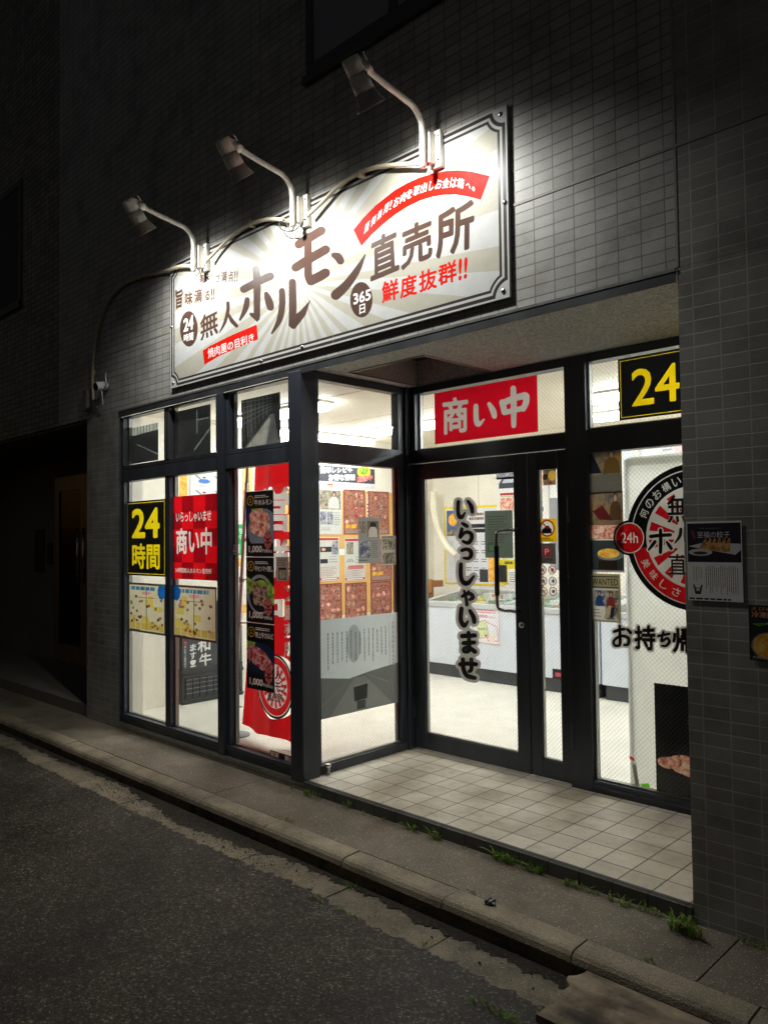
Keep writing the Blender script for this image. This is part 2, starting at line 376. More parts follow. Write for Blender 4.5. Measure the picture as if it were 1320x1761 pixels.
class Sheet:
    """A printed flat surface on a plane y=v (seen from -y) or x=v (seen from +x). Shapes are laid one over another and cut into ONE tessellation,
    so print never floats above the paper. Positions are survey pixels on that plane (px) or metres (m)."""
    def __init__(s, ax, v, ox=0, oy=0, k=1.0):
        s.ax = ax; s.v = v; s.sh = []; s.o = (ox, oy, k)
    def view(s, ox, oy, k): s.o = (ox, oy, k); return s
    def p(s, x, y):
        ox, oy, k = s.o; q = U(ox+x/k, oy+y/k, s.ax, s.v)
        return (q[1-s.ax] if s.ax < 2 else q[0], q[2])
    def poly_m(s, pts, m, part=''): 
        if len(pts) >= 3: s.sh.append((pts, m, part))
        return s
    def poly(s, pts, m, part=''): return s.poly_m([s.p(*q) for q in pts], m, part)
    def rect_px(s, x0, y0, x1, y1, m, part=''):
        """true rectangle in the plane through two opposite pixel corners"""
        a = s.p(x0, y0); b = s.p(x1, y1); return s.rect_m(a[0], b[0], b[1], a[1], m, part)
    def rect_m(s, x0, x1, z0, z1, m, part=''): return s.poly_m([(x0, z0), (x1, z0), (x1, z1), (x0, z1)], m, part)
    def ell_m(s, cx, cz, rx, rz, m, part='', n=28, lim=None):
        P = [(cx+rx*math.cos(2*math.pi*i/n), cz+rz*math.sin(2*math.pi*i/n)) for i in range(n)]
        return s.poly_m(clip(P, *lim) if lim else P, m, part)
    def ell(s, cx, cy, rx, ry, m, part='', n=28):
        return s.poly([(cx+rx*math.cos(2*math.pi*i/n), cy+ry*math.sin(2*math.pi*i/n)) for i in range(n)], m, part)
    def text_q(s, body, q, m, part='', bold=.02):
        """body fitted into the quad q = TL, TR, BR, BL (2D points on the sheet)"""
        P = text_polys(body, bold)
        xs = [x for g in P for x, _ in g]; ys = [y for g in P for _, y in g]
        if not xs: return s
        x0, x1, y0, y1 = min(xs), max(xs), min(ys), max(ys)
        tl, tr, br, bl = q
        for g in P:
            out = []
            for x, y in g:
                a = (x-x0)/max(1e-6, x1-x0); b = (y-y0)/max(1e-6, y1-y0)
                out.append(tuple(bl[i]*(1-a)*(1-b)+br[i]*a*(1-b)+tl[i]*(1-a)*b+tr[i]*a*b for i in (0, 1)))
            s.sh.append((out, m, part))
        return s
    def text(s, body, tl, tr, br, bl, m, part='', bold=.02): return s.text_q(body, [s.p(*q) for q in (tl, tr, br, bl)], m, part, bold)
    def text_m(s, body, x0, x1, z0, z1, m, part='', bold=.02): return s.text_q(body, [(x0, z1), (x1, z1), (x1, z0), (x0, z0)], m, part, bold)
    def vtext_m(s, body, x0, x1, z0, z1, m, part='', bold=.02, gap=.12):
        n = len(body); h = (z1-z0)/n
        for i, ch in enumerate(body):
            t = z1-i*h; s.text_m(ch, x0, x1, t-h*(1-gap), t, m, part, bold)
        return s
    def stroke(s, pts, m, part='', grow=0.0, curve=True):
        """brush stroke through (x, y, width) in view pixels, round ended"""
        P = spline(pts) if curve and len(pts) > 2 else (spline(pts, 4) if curve else pts)
        for (x, y, w) in P:
            r = w/2+grow
            s.poly([(x+r*math.cos(a*math.pi/6), y+r*math.sin(a*math.pi/6)) for a in range(12)], m, part)
        for a, b in zip(P, P[1:]):
            dx, dy = b[0]-a[0], b[1]-a[1]; l = math.hypot(dx, dy)
            if l < 1e-6: continue
            nx, ny = -dy/l, dx/l; ra, rb = a[2]/2+grow, b[2]/2+grow
            s.poly([(a[0]+nx*ra, a[1]+ny*ra), (b[0]+nx*rb, b[1]+ny*rb), (b[0]-nx*rb, b[1]-ny*rb), (a[0]-nx*ra, a[1]-ny*ra)], m, part)
        return s
    def lines(s, x0, x1, z0, z1, n, m, part='', fill=.45, seed=1, vertical=False):
        """fine print too small to read: n dashed lines"""
        rg = random.Random(seed)
        for i in range(n):
            if vertical:
                h = (x1-x0)/n; a = x1-(i+1)*h+h*(1-fill)/2; z = z1-(z1-z0)*rg.choice((0, 0, .06)); e = z0+(z1-z0)*rg.uniform(0, .35)
                while z > e:
                    d = rg.uniform(.03, .09)*(z1-z0); s.rect_m(a, a+h*fill, max(e, z-d), z, m, part); z -= d+.02*(z1-z0)
            else:
                h = (z1-z0)/n; b = z1-(i+1)*h+h*(1-fill)/2; x = x0; e = x1-(x1-x0)*rg.uniform(0, .3)
                while x < e:
                    d = rg.uniform(.05, .16)*(x1-x0); s.rect_m(x, min(e, x+d), b, b+h*fill, m, part); x += d+.025*(x1-x0)
        return s
    def P3(s, x, z, off=0.0):
        return (x, s.v-off, z) if s.ax == 1 else (s.v+off, x, z)
    def build(s, name, label, cat, group=None, thick=0.0, back=None, parent=None, org=None, labels=None):
        V = []; F = []; E = []
        for pts, m, part in s.sh:
            a = sum(p[0]*q[1]-q[0]*p[1] for p, q in zip(pts, pts[1:]+pts[:1]))
            if abs(a) < 1e-9: continue
            k = len(V); n = len(pts); V += [Vector(p) for p in pts]; F.append((np.array([(p[0], p[1]) for p in pts]), m, part)); E += [(k+i, k+(i+1) % n) for i in range(n)]
        rv, _, rf, _, _, _ = delaunay_2d_cdt(V, E, [], 0, 1e-6, False)
        rc = np.array([(v.x, v.y) for v in rv]); tri = np.array([list(f)[:3] for f in rf]); cen = rc[tri].mean(1); top = np.full(len(tri), -1)
        for i, (P, m, part) in enumerate(F):                    # the last shape laid down at a spot is the one seen
            lo, hi = P.min(0), P.max(0); c = np.where((cen[:, 0] > lo[0]) & (cen[:, 0] < hi[0]) & (cen[:, 1] > lo[1]) & (cen[:, 1] < hi[1]))[0]
            if not len(c): continue
            x, y = cen[c, 0], cen[c, 1]; inside = np.zeros(len(c), bool)
            for (ax_, ay_), (bx_, by_) in zip(P, np.roll(P, -1, 0)):
                if ay_ != by_: inside ^= ((ay_ > y) != (by_ > y)) & (x < (bx_-ax_)*(y-ay_)/(by_-ay_)+ax_)
            top[c[inside]] = i
        parts = {}
        for f, o in zip(rf, top):
            if o < 0: continue
            _, m, part = F[o]
            parts.setdefault(part, MB()).face([s.P3(rv[i].x, rv[i].y) for i in f], m)
        if thick:
            xs = [v.x for v in V]; zs = [v.y for v in V]
            mb = parts.setdefault('', MB()); bk = back or s.sh[0][1]
            x0, x1, z0, z1 = min(xs), max(xs), min(zs), max(zs)
            a, b = s.P3(x0, z0, -.0006), s.P3(x1, z1, -thick)
            mb.box(a[0], b[0], a[1], b[1], z0, z1, bk)
        if org is None:
            xs = [v.x for v in V]; zs = [v.y for v in V]; org = s.P3((min(xs)+max(xs))/2, min(zs))
        if '' not in parts:
            root = thing(name, org, label, cat, group) if parent is None else None
        else:
            root = parts[''].build(name, parent, None if parent is not None else org)
            if parent is None: tag(root, label, cat, group)
        for k, mb in parts.items():
            if k:
                o = mb.build(k, root if root is not None else parent)
        return root
# ------------------------------------------------------------------ materials of the place
TILE = tile_mat('grey_wall_tile', (172, 172, 167), (118, 117, 111), .1, .05, .0024, -1.9165, 2.616, rough=.42, gbump=1.0)  # joint shadows put into the grout colour, darker than on the pier
TILEP = tile_mat('grey_pier_tile', (150, 150, 144), (182, 177, 162), .1, .05, .0026, -1.9165, 2.616, rough=.42, gbump=.5)
TILEL = tile_mat('old_grey_tile', (140, 136, 122), (44, 43, 40), .1, .05, .0042, -1.9165, 2.616, rough=.45, var=.28, gbump=.8)
PAVE = tile_mat('beige_step_tile', (208, 200, 184), (84, 78, 70), .151, .151, .0032, -1.919, .155, rough=.5, plane='floor', var=.10, gbump=.4, dirt=(.78, .75, .69))
NOSE = tile_mat('step_nosing_tile', (84, 82, 78), (40, 38, 36), .151, .3, .003, -1.919, .12, rough=.5, var=.08)
FRAME = paint('black_aluminium', (54, 59, 67), .34, .1, .25, 7, streak=True)
FRAMEW = paint('worn_aluminium', (66, 68, 70), .42, .4, .3, 6, streak=True)
STEEL = paint('bright_steel', (190, 190, 188), .25, 1.0, .1)
ALU = paint('aluminium_trim', (150, 150, 146), .35, .8, .15, 8, streak=True)
SOFF = stone_mat('pitted_soffit_board', (190, 189, 186), (202, 201, 198), (150, 147, 140), 90, 3, .8, .12, .002, .74)
ROAD = asphalt_mat('asphalt')
WALKM = stone_mat('worn_pavement', (94, 86, 72), (138, 127, 108), (186, 170, 160), 200, 1.6, .8, .7, .006, .90, stain=(92, 74, 48))
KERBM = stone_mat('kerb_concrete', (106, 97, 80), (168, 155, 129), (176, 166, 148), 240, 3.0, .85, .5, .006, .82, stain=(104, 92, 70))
KERBD = stone_mat('shaded_grimy_kerb_face', (62, 56, 46), (116, 105, 85), (120, 110, 92), 200, 9.0, .9, .8, .008, .84)  # darker kerb concrete: the front's shade put into the colour, along with grime
GUTM = stone_mat('gutter_concrete', (92, 85, 71), (150, 138, 115), (168, 158, 138), 240, 3.5, .85, .6, .005, .80)
CREAM = paint('cream_wall_panel', (232, 227, 214), .6, var=.05, scale=2)
WHITE = paint('white_enamel', (228, 232, 234), .4, var=.03, scale=3)
FLOORM = paint('pale_vinyl_floor', (230, 226, 214), .35, var=.08, scale=4)
CEIL = paint('cream_ceiling_board', (238, 230, 212), .7, var=.03, scale=3)
GLX = glass_mat('wired_glass', 'X'); GLY = glass_mat('wired_glass_side', 'Y'); GLC = glass_mat('clear_glass', 'X', wired=False, ior=1.12)
SEAL = paint('sealant', (150, 146, 136), .5, var=.1)
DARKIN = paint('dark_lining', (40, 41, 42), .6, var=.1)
RUBBER = paint('black_rubber', (18, 18, 19), .6, var=.1)

# ------------------------------------------------------------------ ground: road, gutter, kerb, pavement
ZR = -.147
mb = MB()
rg = random.Random(3)
EJ = {}
def edge_y(x): return EJ.setdefault(round(x, 4), rg.gauss(0, .0035)) -.705 + .005*math.sin(x*9.1)+.005*math.sin(x*23.7+1)+.006*math.sin(x*51+2)+.006*math.sin(x*97)+.004*math.sin(x*181) + (.035*max(0, math.sin(x*1.9+.6))**8)
xs = [-40]+[-9+.012*i for i in range(1000)]+[12]
for a, b in zip(xs, xs[1:]): mb.face([(a, -40, ZR), (b, -40, ZR), (b, edge_y(b), ZR), (a, edge_y(a), ZR)], ROAD)
tag(mb.build('road'), kind='structure')
mb = MB(); x = -20.0                                           # gutter slabs with open joints
while x < 6:
    dz = rg.uniform(-.002, .002)
    mb.box(x+.003, x+.597, -.80, -.503, -.3, ZR-.004+dz, GUTM, .004); x += .6
tag(mb.build('gutter'), kind='structure')
mb = MB(); x = -19.87
while x < 6:                                                   # kerb stones, rounded front arris
    dz = rg.uniform(-.003, .003)
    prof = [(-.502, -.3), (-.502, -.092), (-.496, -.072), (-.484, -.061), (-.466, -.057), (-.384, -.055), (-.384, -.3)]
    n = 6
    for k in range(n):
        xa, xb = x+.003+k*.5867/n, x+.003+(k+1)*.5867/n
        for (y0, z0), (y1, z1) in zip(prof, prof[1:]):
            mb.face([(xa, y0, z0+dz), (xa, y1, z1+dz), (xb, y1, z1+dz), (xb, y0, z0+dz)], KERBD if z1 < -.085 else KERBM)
    for xe in (x+.003, x+.5897): mb.face([(xe, y, z+dz) for y, z in prof], KERBM)
    x += .5927
tag(mb.build('kerb'), kind='structure')
mb = MB()
for a, b in ((-40, -6.9), (-6.895, -3.905), (-3.9, -1.106), (-1.10, 12)):
    mb.box(a, b, -.379, .02, -.3, -.056, WALKM)
tag(mb.build('pavement'), kind='structure')

# loose grit and crumbs of asphalt lying in the gutter
mb = MB(); GRIT = paint('grit', (54, 51, 47), .9, var=.4, scale=40); GRIT2 = paint('brown_grit', (84, 74, 60), .9, var=.4, scale=40); GRITL = paint('pale_grit', (120, 112, 98), .9, var=.3, scale=40)
for i in range(2600):
    x = rg.choice((rg.uniform(-5.0, -2.9), rg.gauss(-3.75, .35), rg.gauss(-3.4, .2), rg.gauss(-4.4, .3), rg.uniform(-7, -.5)))
    y = min(-.506, max(-.76, rg.gauss(-.575, .055))); r = rg.uniform(.0012, .0042)*(2.0 if rg.random() < .05 else 1); c = Vector((x, y, ZR-.003+r*.3))
    P = [c+Vector((dx, dy, dz))*r*rg.uniform(.6, 1.3) for dx, dy, dz in ((1, 0, 0), (0, 1, 0), (-1, 0, 0), (0, -1, 0), (0, 0, 1))]; mt = rg.choice((GRIT, GRIT, GRIT2, GRITL))
    for k in range(4): mb.face([P[k], P[(k+1) % 4], P[4]], mt)
tag(mb.build('gravel'), 'loose grit and asphalt crumbs lying in the gutter', kind='stuff')

# dark silt washed against the kerb
mb = MB(); SILT = stone_mat('damp_silt', (38, 34, 27), (62, 55, 43), (92, 84, 70), 160, 6, .9, .8, .006, .8)
SJ = {}
def silt(x): return max(.004, SJ.setdefault(round(x, 4), rg.gauss(0, .006))+.045+.018*math.sin(x*3.1+1)+.010*math.sin(x*11)+.012*math.sin(x*37)+.008*math.sin(x*83)+.006*math.sin(x*171)+.085*math.exp(-((x+3.75)/.55)**2))*(.85)
x = -12.0
while x < 3:
    a, c = round(x, 4), round(x+.012, 4); mb.face([(a, -.5025-silt(a), ZR-.0012), (c, -.5025-silt(c), ZR-.0012), (c, -.5025, ZR+.004), (a, -.5025, ZR+.004)], SILT, True); x = c
tag(mb.build('dirt'), 'dark silt washed along the foot of the kerb', kind='stuff')
# board bridging the kerb
mb = MB()
WOOD, nt, N, L, b = newmat('weathered_board')
wv = N.new('ShaderNodeTexNoise'); tc = N.new('ShaderNodeTexCoord'); mp = N.new('ShaderNodeMapping'); mp.inputs['Scale'].default_value = (7, 22, 12)
L.new(tc.outputs['Object'], mp.inputs[0]); L.new(mp.outputs[0], wv.inputs['Vector']); wv.inputs['Scale'].default_value = 1.0; wv.inputs['Detail'].default_value = 5
r = ramp(nt, wv.outputs['Fac'], [(.3, lin((70, 60, 48))), (.5, lin((140, 124, 100))), (.7, lin((176, 160, 134)))])
n2 = noise(nt, 4, 5); r2 = ramp(nt, n2.outputs['Fac'], [(.42, (.28, .26, .22)), (.6, (1, 1, 1))])
L.new(mixc(nt, 1, r.outputs[0], r2.outputs[0], 'MULTIPLY'), b.inputs['Base Color']); b.inputs['Roughness'].default_value = .8; bump(nt, b, wv.outputs['Fac'], .5, .005)
top = []
for i in range(15):
    t = i/14; top.append((-1.425-.035*math.sin(t*7)*rg.random()-.02*t, -.512-.275*t, -.088-.036*t))
pts = [(x, y, z) for x, y, z in top]
for a, c in zip(pts, pts[1:]):
    mb.face([a, c, (-.3, c[1], c[2]), (-.3, a[1], a[2])], WOOD)
    mb.face([(a[0], a[1], ZR), (c[0], c[1], ZR), c, a], WOOD)
a, c = pts[0], pts[-1]
mb.face([c, (c[0], c[1], ZR), (-.3, c[1], ZR), (-.3, c[1], c[2])], WOOD)
mb.face([a, (-.3, a[1], a[2]), (-.3, a[1], ZR), (a[0], a[1], ZR)], WOOD)
mb.face([(-.3, a[1], a[2]), (-.3, c[1], c[2]), (-.3, c[1], ZR), (-.3, a[1], ZR)], WOOD)
tag(mb.build('kerb_ramp', org=(-.9, -.65, ZR)), 'weathered wooden board lying in the gutter against the kerb', 'kerb ramp')

# ------------------------------------------------------------------ the building
B = thing('shop_building', (-3, 0, 0), 'grey tiled building holding the brightly lit corner shop', 'building')
XL, XP, XR, YD, ZS = -5.775, -6.34, -1.272, .95, 2.43
mb = MB()
mb.box(-6.9, XR, 0, .2, ZS+.004, 11, TILE); mb.box(XR, 4, 0, .2, ZS+.004, 11, TILEP); mb.box(-26, -6.9, 0, .2, ZS+.004, 11, TILEL)
mb.box(XP, XL, 0, .1, -.3, ZS+.003, TILEP)
mb.build('wall', B)
mb = MB(); mb.box(-26, -11, 0, .2, -.3, ZS+.003, TILE); mb.build('wall', B)
mb = MB(); mb.box(XR, 4, 0, .32, -.3, ZS+.003, TILEP); mb.build('pier', B)
mb = MB(); mb.box(XL-.01, -3.52, -.002, .19, -.3, -.004, TILE); mb.box(XL-.01, -3.52, -.008, .03, -.014, -.001, ALU); mb.build('plinth', B)
# joints in the tiling
mb = MB()
j = [U(*q, 1, 0) for q in ((867, 356), (1000, 312), (1164, 247))]
mb.box(-26, 4, -.003, .01, 2.905, 2.917, SEAL); mb.build('expansion_joint', B)
for xx, z0 in ((XR, ZS), (-3.917, 3.40), (-7.7, ZS)):
    mb = MB(); mb.box(xx-.005, xx+.005, -.002, .01, z0+.006, 11, SEAL); mb.build('expansion_joint', B)
# entrance: step, soffit with its recess
mb = MB()
mb.box(-3.68, XR+.01, .030, 1.05, -.3, 0, PAVE)
mb.build('entrance_step', B)
mb = MB(); mb.box(-3.535, XR-.001, -.012, .030, -.3, .0015, NOSE)
for yy in (-.003, .006, .015): mb.box(-3.53, XR-.002, yy, yy+.003, .0015, .0035, NOSE)
mb.build('step_nosing', B)
mb = MB()
for a in ((-3.66, -3.455, .004, YD+.1), (-2.85, XR+.02, .004, YD+.1), (-3.455, -2.85, .004, .31), (-3.455, -2.85, .925, YD+.1)):
    mb.box(*a, ZS-.012, ZS+.15, SOFF)
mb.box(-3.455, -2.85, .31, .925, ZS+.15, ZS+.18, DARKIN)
mb.build('soffit', B)
mb = MB()
for a in ((-3.462, -2.843, .303, .312), (-3.462, -2.843, .923, .932), (-3.462, -3.453, .312, .923), (-2.852, -2.843, .312, .923)):
    mb.box(*a, ZS-.02, ZS-.0125, ALU)
mb.build('recess_trim', B)
mb = MB(); mb.box(XL-.005, XR-.008, -.004, .0, ZS-.052, ZS-.010, FRAMEW); mb.box(XL-.005, XR-.008, -.007, -.0, ZS-.0095, ZS+.003, ALU); mb.build('drip_edge', B)
# interior shell
YB = 4.05; XI = -6.02; ZC = 2.45
mb = MB()
mb.box(XI-.15, XI, .2, YB+.15, -.1, 2.75, CREAM); mb.box(XI-.15, XL-.001, .1005, .2, -.02, 2.44, CREAM)
for y in (.62, 1.53, 2.44, 3.35): mb.box(XI, XI+.002, y-.002, y+.002, 0, ZC, SEAL)
mb.build('interior_wall', B)
mb = MB(); mb.box(XI, 1.0, YB, YB+.15, -.1, 2.75, CREAM)
for x in (-5.35, -4.44, -3.53, -2.62, -1.71): mb.box(x-.002, x+.002, YB-.002, YB, 0, ZC, SEAL)
mb.build('interior_wall', B)
mb = MB(); mb.box(.85, 1.0, YD+.1, YB, -.1, 2.75, CREAM); mb.build('interior_wall', B)
mb = MB(); mb.box(-.3, .85, YD, YD+.1, -.1, 2.75, CREAM); mb.build('interior_wall', B)
mb = MB(); mb.box(XI, -3.665, .2, YB, ZC, ZC+.12, CEIL); mb.box(-3.665, .85, YD+.105, YB, ZC, ZC+.12, CEIL)
for y in (.9, 1.81, 2.72, 3.63): mb.box(XI, -3.7, y-.002, y+.002, ZC-.0015, ZC, SEAL)
mb.build('ceiling', B)
mb = MB(); mb.box(XI, -3.63, .03, YB, -.1, -.002, FLOORM); mb.box(-3.63, .85, YD+.06, YB, -.1, -.002, FLOORM); mb.build('floor', B)

# shop windows: frames with panes
def pane(parent, axis, a0, a1, z0, z1, v, m):
    mb = MB()
    if axis == 'X': mb.face([(a0, v, z0), (a1, v, z0), (a1, v, z1), (a0, v, z1)], m)
    else: mb.face([(v, a0, z0), (v, a1, z0), (v, a1, z1), (v, a0, z1)], m)
    return mb.build('pane', parent)
ZF0, ZL1, ZU0, ZU1 = .066, 1.868, 1.994, 2.368
def front_window(x0, x1, upper_sash):
    """one bay: x0..x1 = clear glass; lower fixed light, small light above"""
    f = MB(); y0, y1 = .012, .085
    f.box(x0-.035, x1+.035, y0, y1, 0.0, ZF0, FRAME, .004); f.box(x0-.035, x1+.035, y0-.004, .03, ZF0-.028, ZF0-.016, FRAMEW)
    f.box(x0-.035, x1+.035, y0, y1, ZL1, ZU0-.035, FRAME, .004)
    f.box(x0-.035, x1+.035, y0+.004, y1, ZU0-.033, ZU0, FRAMEW if upper_sash else FRAME, .003)
    f.box(x0-.035, x1+.035, y0, y1, ZU1, ZS-.053, FRAME, .004)
    for a, b in ((x0-.035, x0), (x1, x1+.035)):
        f.box(a+.001, b-.001, y0+.006, y1-.004, ZF0, ZL1, FRAME, .003); f.box(a+.001, b-.001, y0+(0.0 if upper_sash else .006), y1-.004, ZU0, ZU1, FRAMEW if upper_sash else FRAME, .003)
    # pale spacer seen at the glass edge
    f.box(x0, x0+.012, .056, .083, ZF0, ZL1, ALU); f.box(x0, x1, .056, .083, ZF0, ZF0+.008, ALU)
    f.box(x0, x0+.012, .056, .083, ZU0, ZU1, ALU)
    o = f.build('window', B)
    pane(o, 'X', x0, x1, ZF0, ZL1, .05, GLX); pane(o, 'X', x0, x1, ZU0, ZU1, .05, GLX)
front_window(-5.735, -5.120, True)
front_window(-5.053, -4.452, True)
front_window(-4.310, -3.688, False)
mb = MB()
mb.box(XL, -5.771, 0, .09, 0, ZS-.053, FRAME); mb.build('window_jamb', B)
mb = MB(); mb.box(-4.416, -4.346, -.006, .09, 0, ZS-.053, FRAME, .004); mb.build('mullion', B)
mb = MB(); mb.box(-3.653, -3.538, -.010, .118, -.012, ZS-.03, FRAME, .006)
mb.build('corner_post', B)
# side window of the entrance (plane x = -3.58)
f = MB(); sx0, sx1 = -3.625, -3.555
f.box(sx0, sx1, .120, .90, .0, .055, FRAME, .004); f.box(sx0, sx1-.002, .120, .90, 1.866, 1.988, FRAME, .003); f.box(sx0, sx1, .120, .90, 2.366, ZS-.014, FRAME, .004)
f.box(sx0, sx1-.006, .120, .150, .055, 1.866, FRAME); f.box(sx0, sx1-.006, .120, .150, 1.988, 2.366, FRAME)
f.box(sx0, sx1-.006, .850, .90, .055, 1.866, FRAME); f.box(sx0, sx1-.006, .850, .90, 1.988, 2.366, FRAME)
f.box(-3.592, -3.570, .150, .850, .056, .068, ALU); f.box(-3.61, -3.59, .835, .85, .06, 1.864, ALU)
o = f.build('side_window', B)
pane(o, 'Y', .150, .850, .055, 1.866, -3.585, GLY); pane(o, 'Y', .150, .850, 1.988, 2.366, -3.585, GLY)
# doorway wall (plane y = .95)
f = MB(); y0, y1 = .945, 1.03
f.box(-3.628, -3.540, .902, y1, 0, ZS-.014, FRAME, .004)
f.box(-3.540, -3.497, y0, y1, 1.99, ZS-.014, FRAME); f.box(-3.497, -2.355, y0, y1, 2.366, ZS-.014, FRAME, .003)
f.box(-3.540, -2.338, y0, y1, 1.90, 1.989, FRAME, .003)
f.box(-3.490, -2.36, .985, 1.01, 1.9895, 2.0, ALU); f.box(-3.497, -3.483, .985, 1.01, 2.0, 2.366, ALU)
f.box(-2.355, -2.220, y0-.002, y1, 0, ZS-.014, FRAME, .004)
o = f.build('door_frame', B)
pane(o, 'X', -3.497, -2.355, 1.99, 2.366, .972, GLX)
def leaf(name, x0, x1, g0, g1):
    d = MB(); ya, yb = .955, 1.0
    d.box(x0, g0, ya, yb, .012, 1.895, FRAME, .004); d.box(g1, x1, ya, yb, .012, 1.895, FRAME, .004)
    d.box(g0, g1, ya+.001, yb-.001, .013, .116, FRAME); d.box(g0, g1, ya+.001, yb-.001, 1.79, 1.894, FRAME)
    d.box(g0, g0+.008, .966, .99, .116, 1.79, ALU); d.box(g0, g1, .966, .99, .116, .124, ALU)
    o = d.build(name, B); pane(o, 'X', g0, g1, .116, 1.79, .975, GLX)
    return o
dl = leaf('door', -3.535, -2.627, -3.443, -2.720)
ds = leaf('door', -2.621, -2.340, -2.550, -2.419)
mb = MB()
xh, yh = -2.800, .885                                          # long pull handle bolted to the lock stile
zt, zb = 1.442, .962
mb.tube(spline([(-2.690, .955, zt+.005), (-2.690, .905, zt), (-2.705, yh, zt-.002), (xh+.04, yh, zt-.004), (xh+.008, yh, zt-.016), (xh, yh, zt-.05), (xh, yh, zt-.10)], 6), .011, STEEL)
mb.tube([(xh, yh, zt-.095), (xh, yh, zb+.09)], .0150, RUBBER, 14)
mb.tube(spline([(xh, yh, zb+.095), (xh, yh, zb+.05), (xh+.008, yh, zb+.016), (xh+.04, yh, zb+.004), (-2.705, yh, zb+.002), (-2.690, .905, zb), (-2.690, .955, zb)], 6), .011, STEEL)
mb.build('handle', dl)
mb = MB(); mb.lathe([(0, .0), (0, .014), (-.010, .019), (-.014, .019)][::-1], (-2.676, .955, .878), (0, -1, 0), FRAMEW); mb.lathe([(.013, .0), (.013, .012), (.002, .019)], (-2.676, .953, .878), (0, -1, 0), STEEL); mb.build('lock', dl)
for d, xh in ((dl, -3.537), (ds, -2.339)):
    for z in (.28, 1.55):
        mb = MB(); mb.tube([(xh, .945, z-.07), (xh, .945, z+.07)], .009, FRAME); mb.build('hinge', d)
# window right of the door, running behind the pier
f = MB()
f.box(-2.218, -.30, y0, y1, 0, .065, FRAME, .004); f.box(-2.218, -.30, y0-.01, .944, .03, .042, FRAMEW)
f.box(-2.217, -.30, y0, y1, 1.862, 1.994, FRAME, .003); f.box(-2.217, -.30, y0, y1, 2.368, ZS-.014, FRAME, .003)
f.box(-2.217, -2.206, .968, 1.0, .066, 1.861, ALU); f.box(-2.206, -.30, .968, 1.0, .066, .074, ALU); f.box(-2.217, -2.206, .968, 1.0, 1.995, 2.367, ALU); f.box(-2.206, -.30, .968, 1.0, 1.995, 2.003, ALU)
o = f.build('window', B)
pane(o, 'X', -2.2175, -.30, .066, 1.862, .966, GLX); pane(o, 'X', -2.2175, -.30, 1.994, 2.368, .966, GLX)
# upper storey window, dark
mb = MB(); a = U(529, 130, 1, 0)
wx0, wx1, wz0 = -3.46, -2.05, 4.12
WINF = paint('dim_window_frame', (76, 78, 82), .5, .1)
UP = paint('dark_window_pane', (138, 140, 145), .35, 0, .1, 2)
mb.box(wx0-.02, wx1+.02, -.03, .0, wz0-.05, wz0, WINF, .004); mb.box(wx0, wx1, -.012, .0, wz0, wz0+.06, WINF); mb.box(wx0, wx1, -.012, .0, wz0+1.3, wz0+1.36, WINF)
for x in (wx0, (wx0+wx1)/2-.03, wx1-.06): mb.box(x, x+.06, -.014, .0, wz0+.06, wz0+1.3, WINF)
o = mb.build('upper_window', B)
mb = MB(); mb.box(wx0+.06, wx1-.06, -.006, -.001, wz0+.06, wz0+1.3, UP); mb.build('pane', o)

wx1 = U(38, 500, 1, 0).x; wz0 = U(38, 516, 1, 0).z; mb = MB(); mb.box(wx1-1.6, wx1, -.03, 0, wz0-.07, wz0, WINF); mb.box(wx1-.06, wx1, -.012, 0, wz0, wz0+1.2, WINF); mb.box(wx1-1.6, wx1-1.54, -.012, 0, wz0, wz0+1.2, WINF); mb.box(wx1-1.54, wx1-.06, -.012, 0, wz0+1.14, wz0+1.2, WINF); o = mb.build('upper_window', B)
mb = MB(); mb.box(wx1-1.54, wx1-.06, -.006, -.001, wz0, wz0+1.14, DARKIN); mb.build('pane', o)
# dark neighbour entrance at the left: recess with steel double doors
mb = MB()
RW = paint('recess_render', (104, 98, 84), .7, var=.12)
RF = paint('recess_floor', (112, 106, 94), .6, var=.12)
mb.box(-11, XP, .02, 1.0, -.3, .04, RF)
mb.box(-11, -8.98, .88, 1.0, .04, ZS, RW); mb.box(-9.0, -6.55, .88, 1.0, 2.15, ZS, RW)
mb.box(XP-.05, XP-.003, .2, .9, .04, ZS, RW)
mb.box(-11, XP-.01, .02, 1.0, ZS-.02, ZS+.003, RW); mb.box(-11.2, -11, .02, 1.0, -.3, ZS, RW)
mb.build('recess', B)
SSD = paint('stained_steel', (150, 132, 106), .32, .85, .15, 5, streak=True)
DG = paint('dark_door_glass', (22, 22, 20), .08, 0, .1)
def steel_door(x0, x1):
    d = MB(); d.box(x0, x0+.11, .84, .88, .05, 2.14, SSD, .003); d.box(x1-.11, x1, .84, .88, .05, 2.14, SSD, .003)
    d.box(x0+.11, x1-.11, .842, .878, 1.98, 2.139, SSD); d.box(x0+.11, x1-.11, .842, .878, .051, .26, SSD)
    o = d.build('steel_door', B)
    g = MB(); g.box(x0+.11, x1-.11, .855, .865, .26, 1.98, DG); g.build('pane', o)
    return o
da = steel_door(-8.975, -8.205); db = steel_door(-8.200, -7.43)
for o, xh in ((da, -8.27), (db, -8.13)):
    h = MB(); h.tube([(xh, .79, .95), (xh, .79, 1.55)], .014, STEEL); h.tube([(xh, .79, 1.5), (xh, .845, 1.5)], .010, STEEL); h.tube([(xh, .79, 1.0), (xh, .845, 1.0)], .010, STEEL); h.build('handle', o)
mb = MB(); mb.box(-7.42, -6.40, .86, .88, .04, 2.15, RW); mb.build('recess_panel', B)
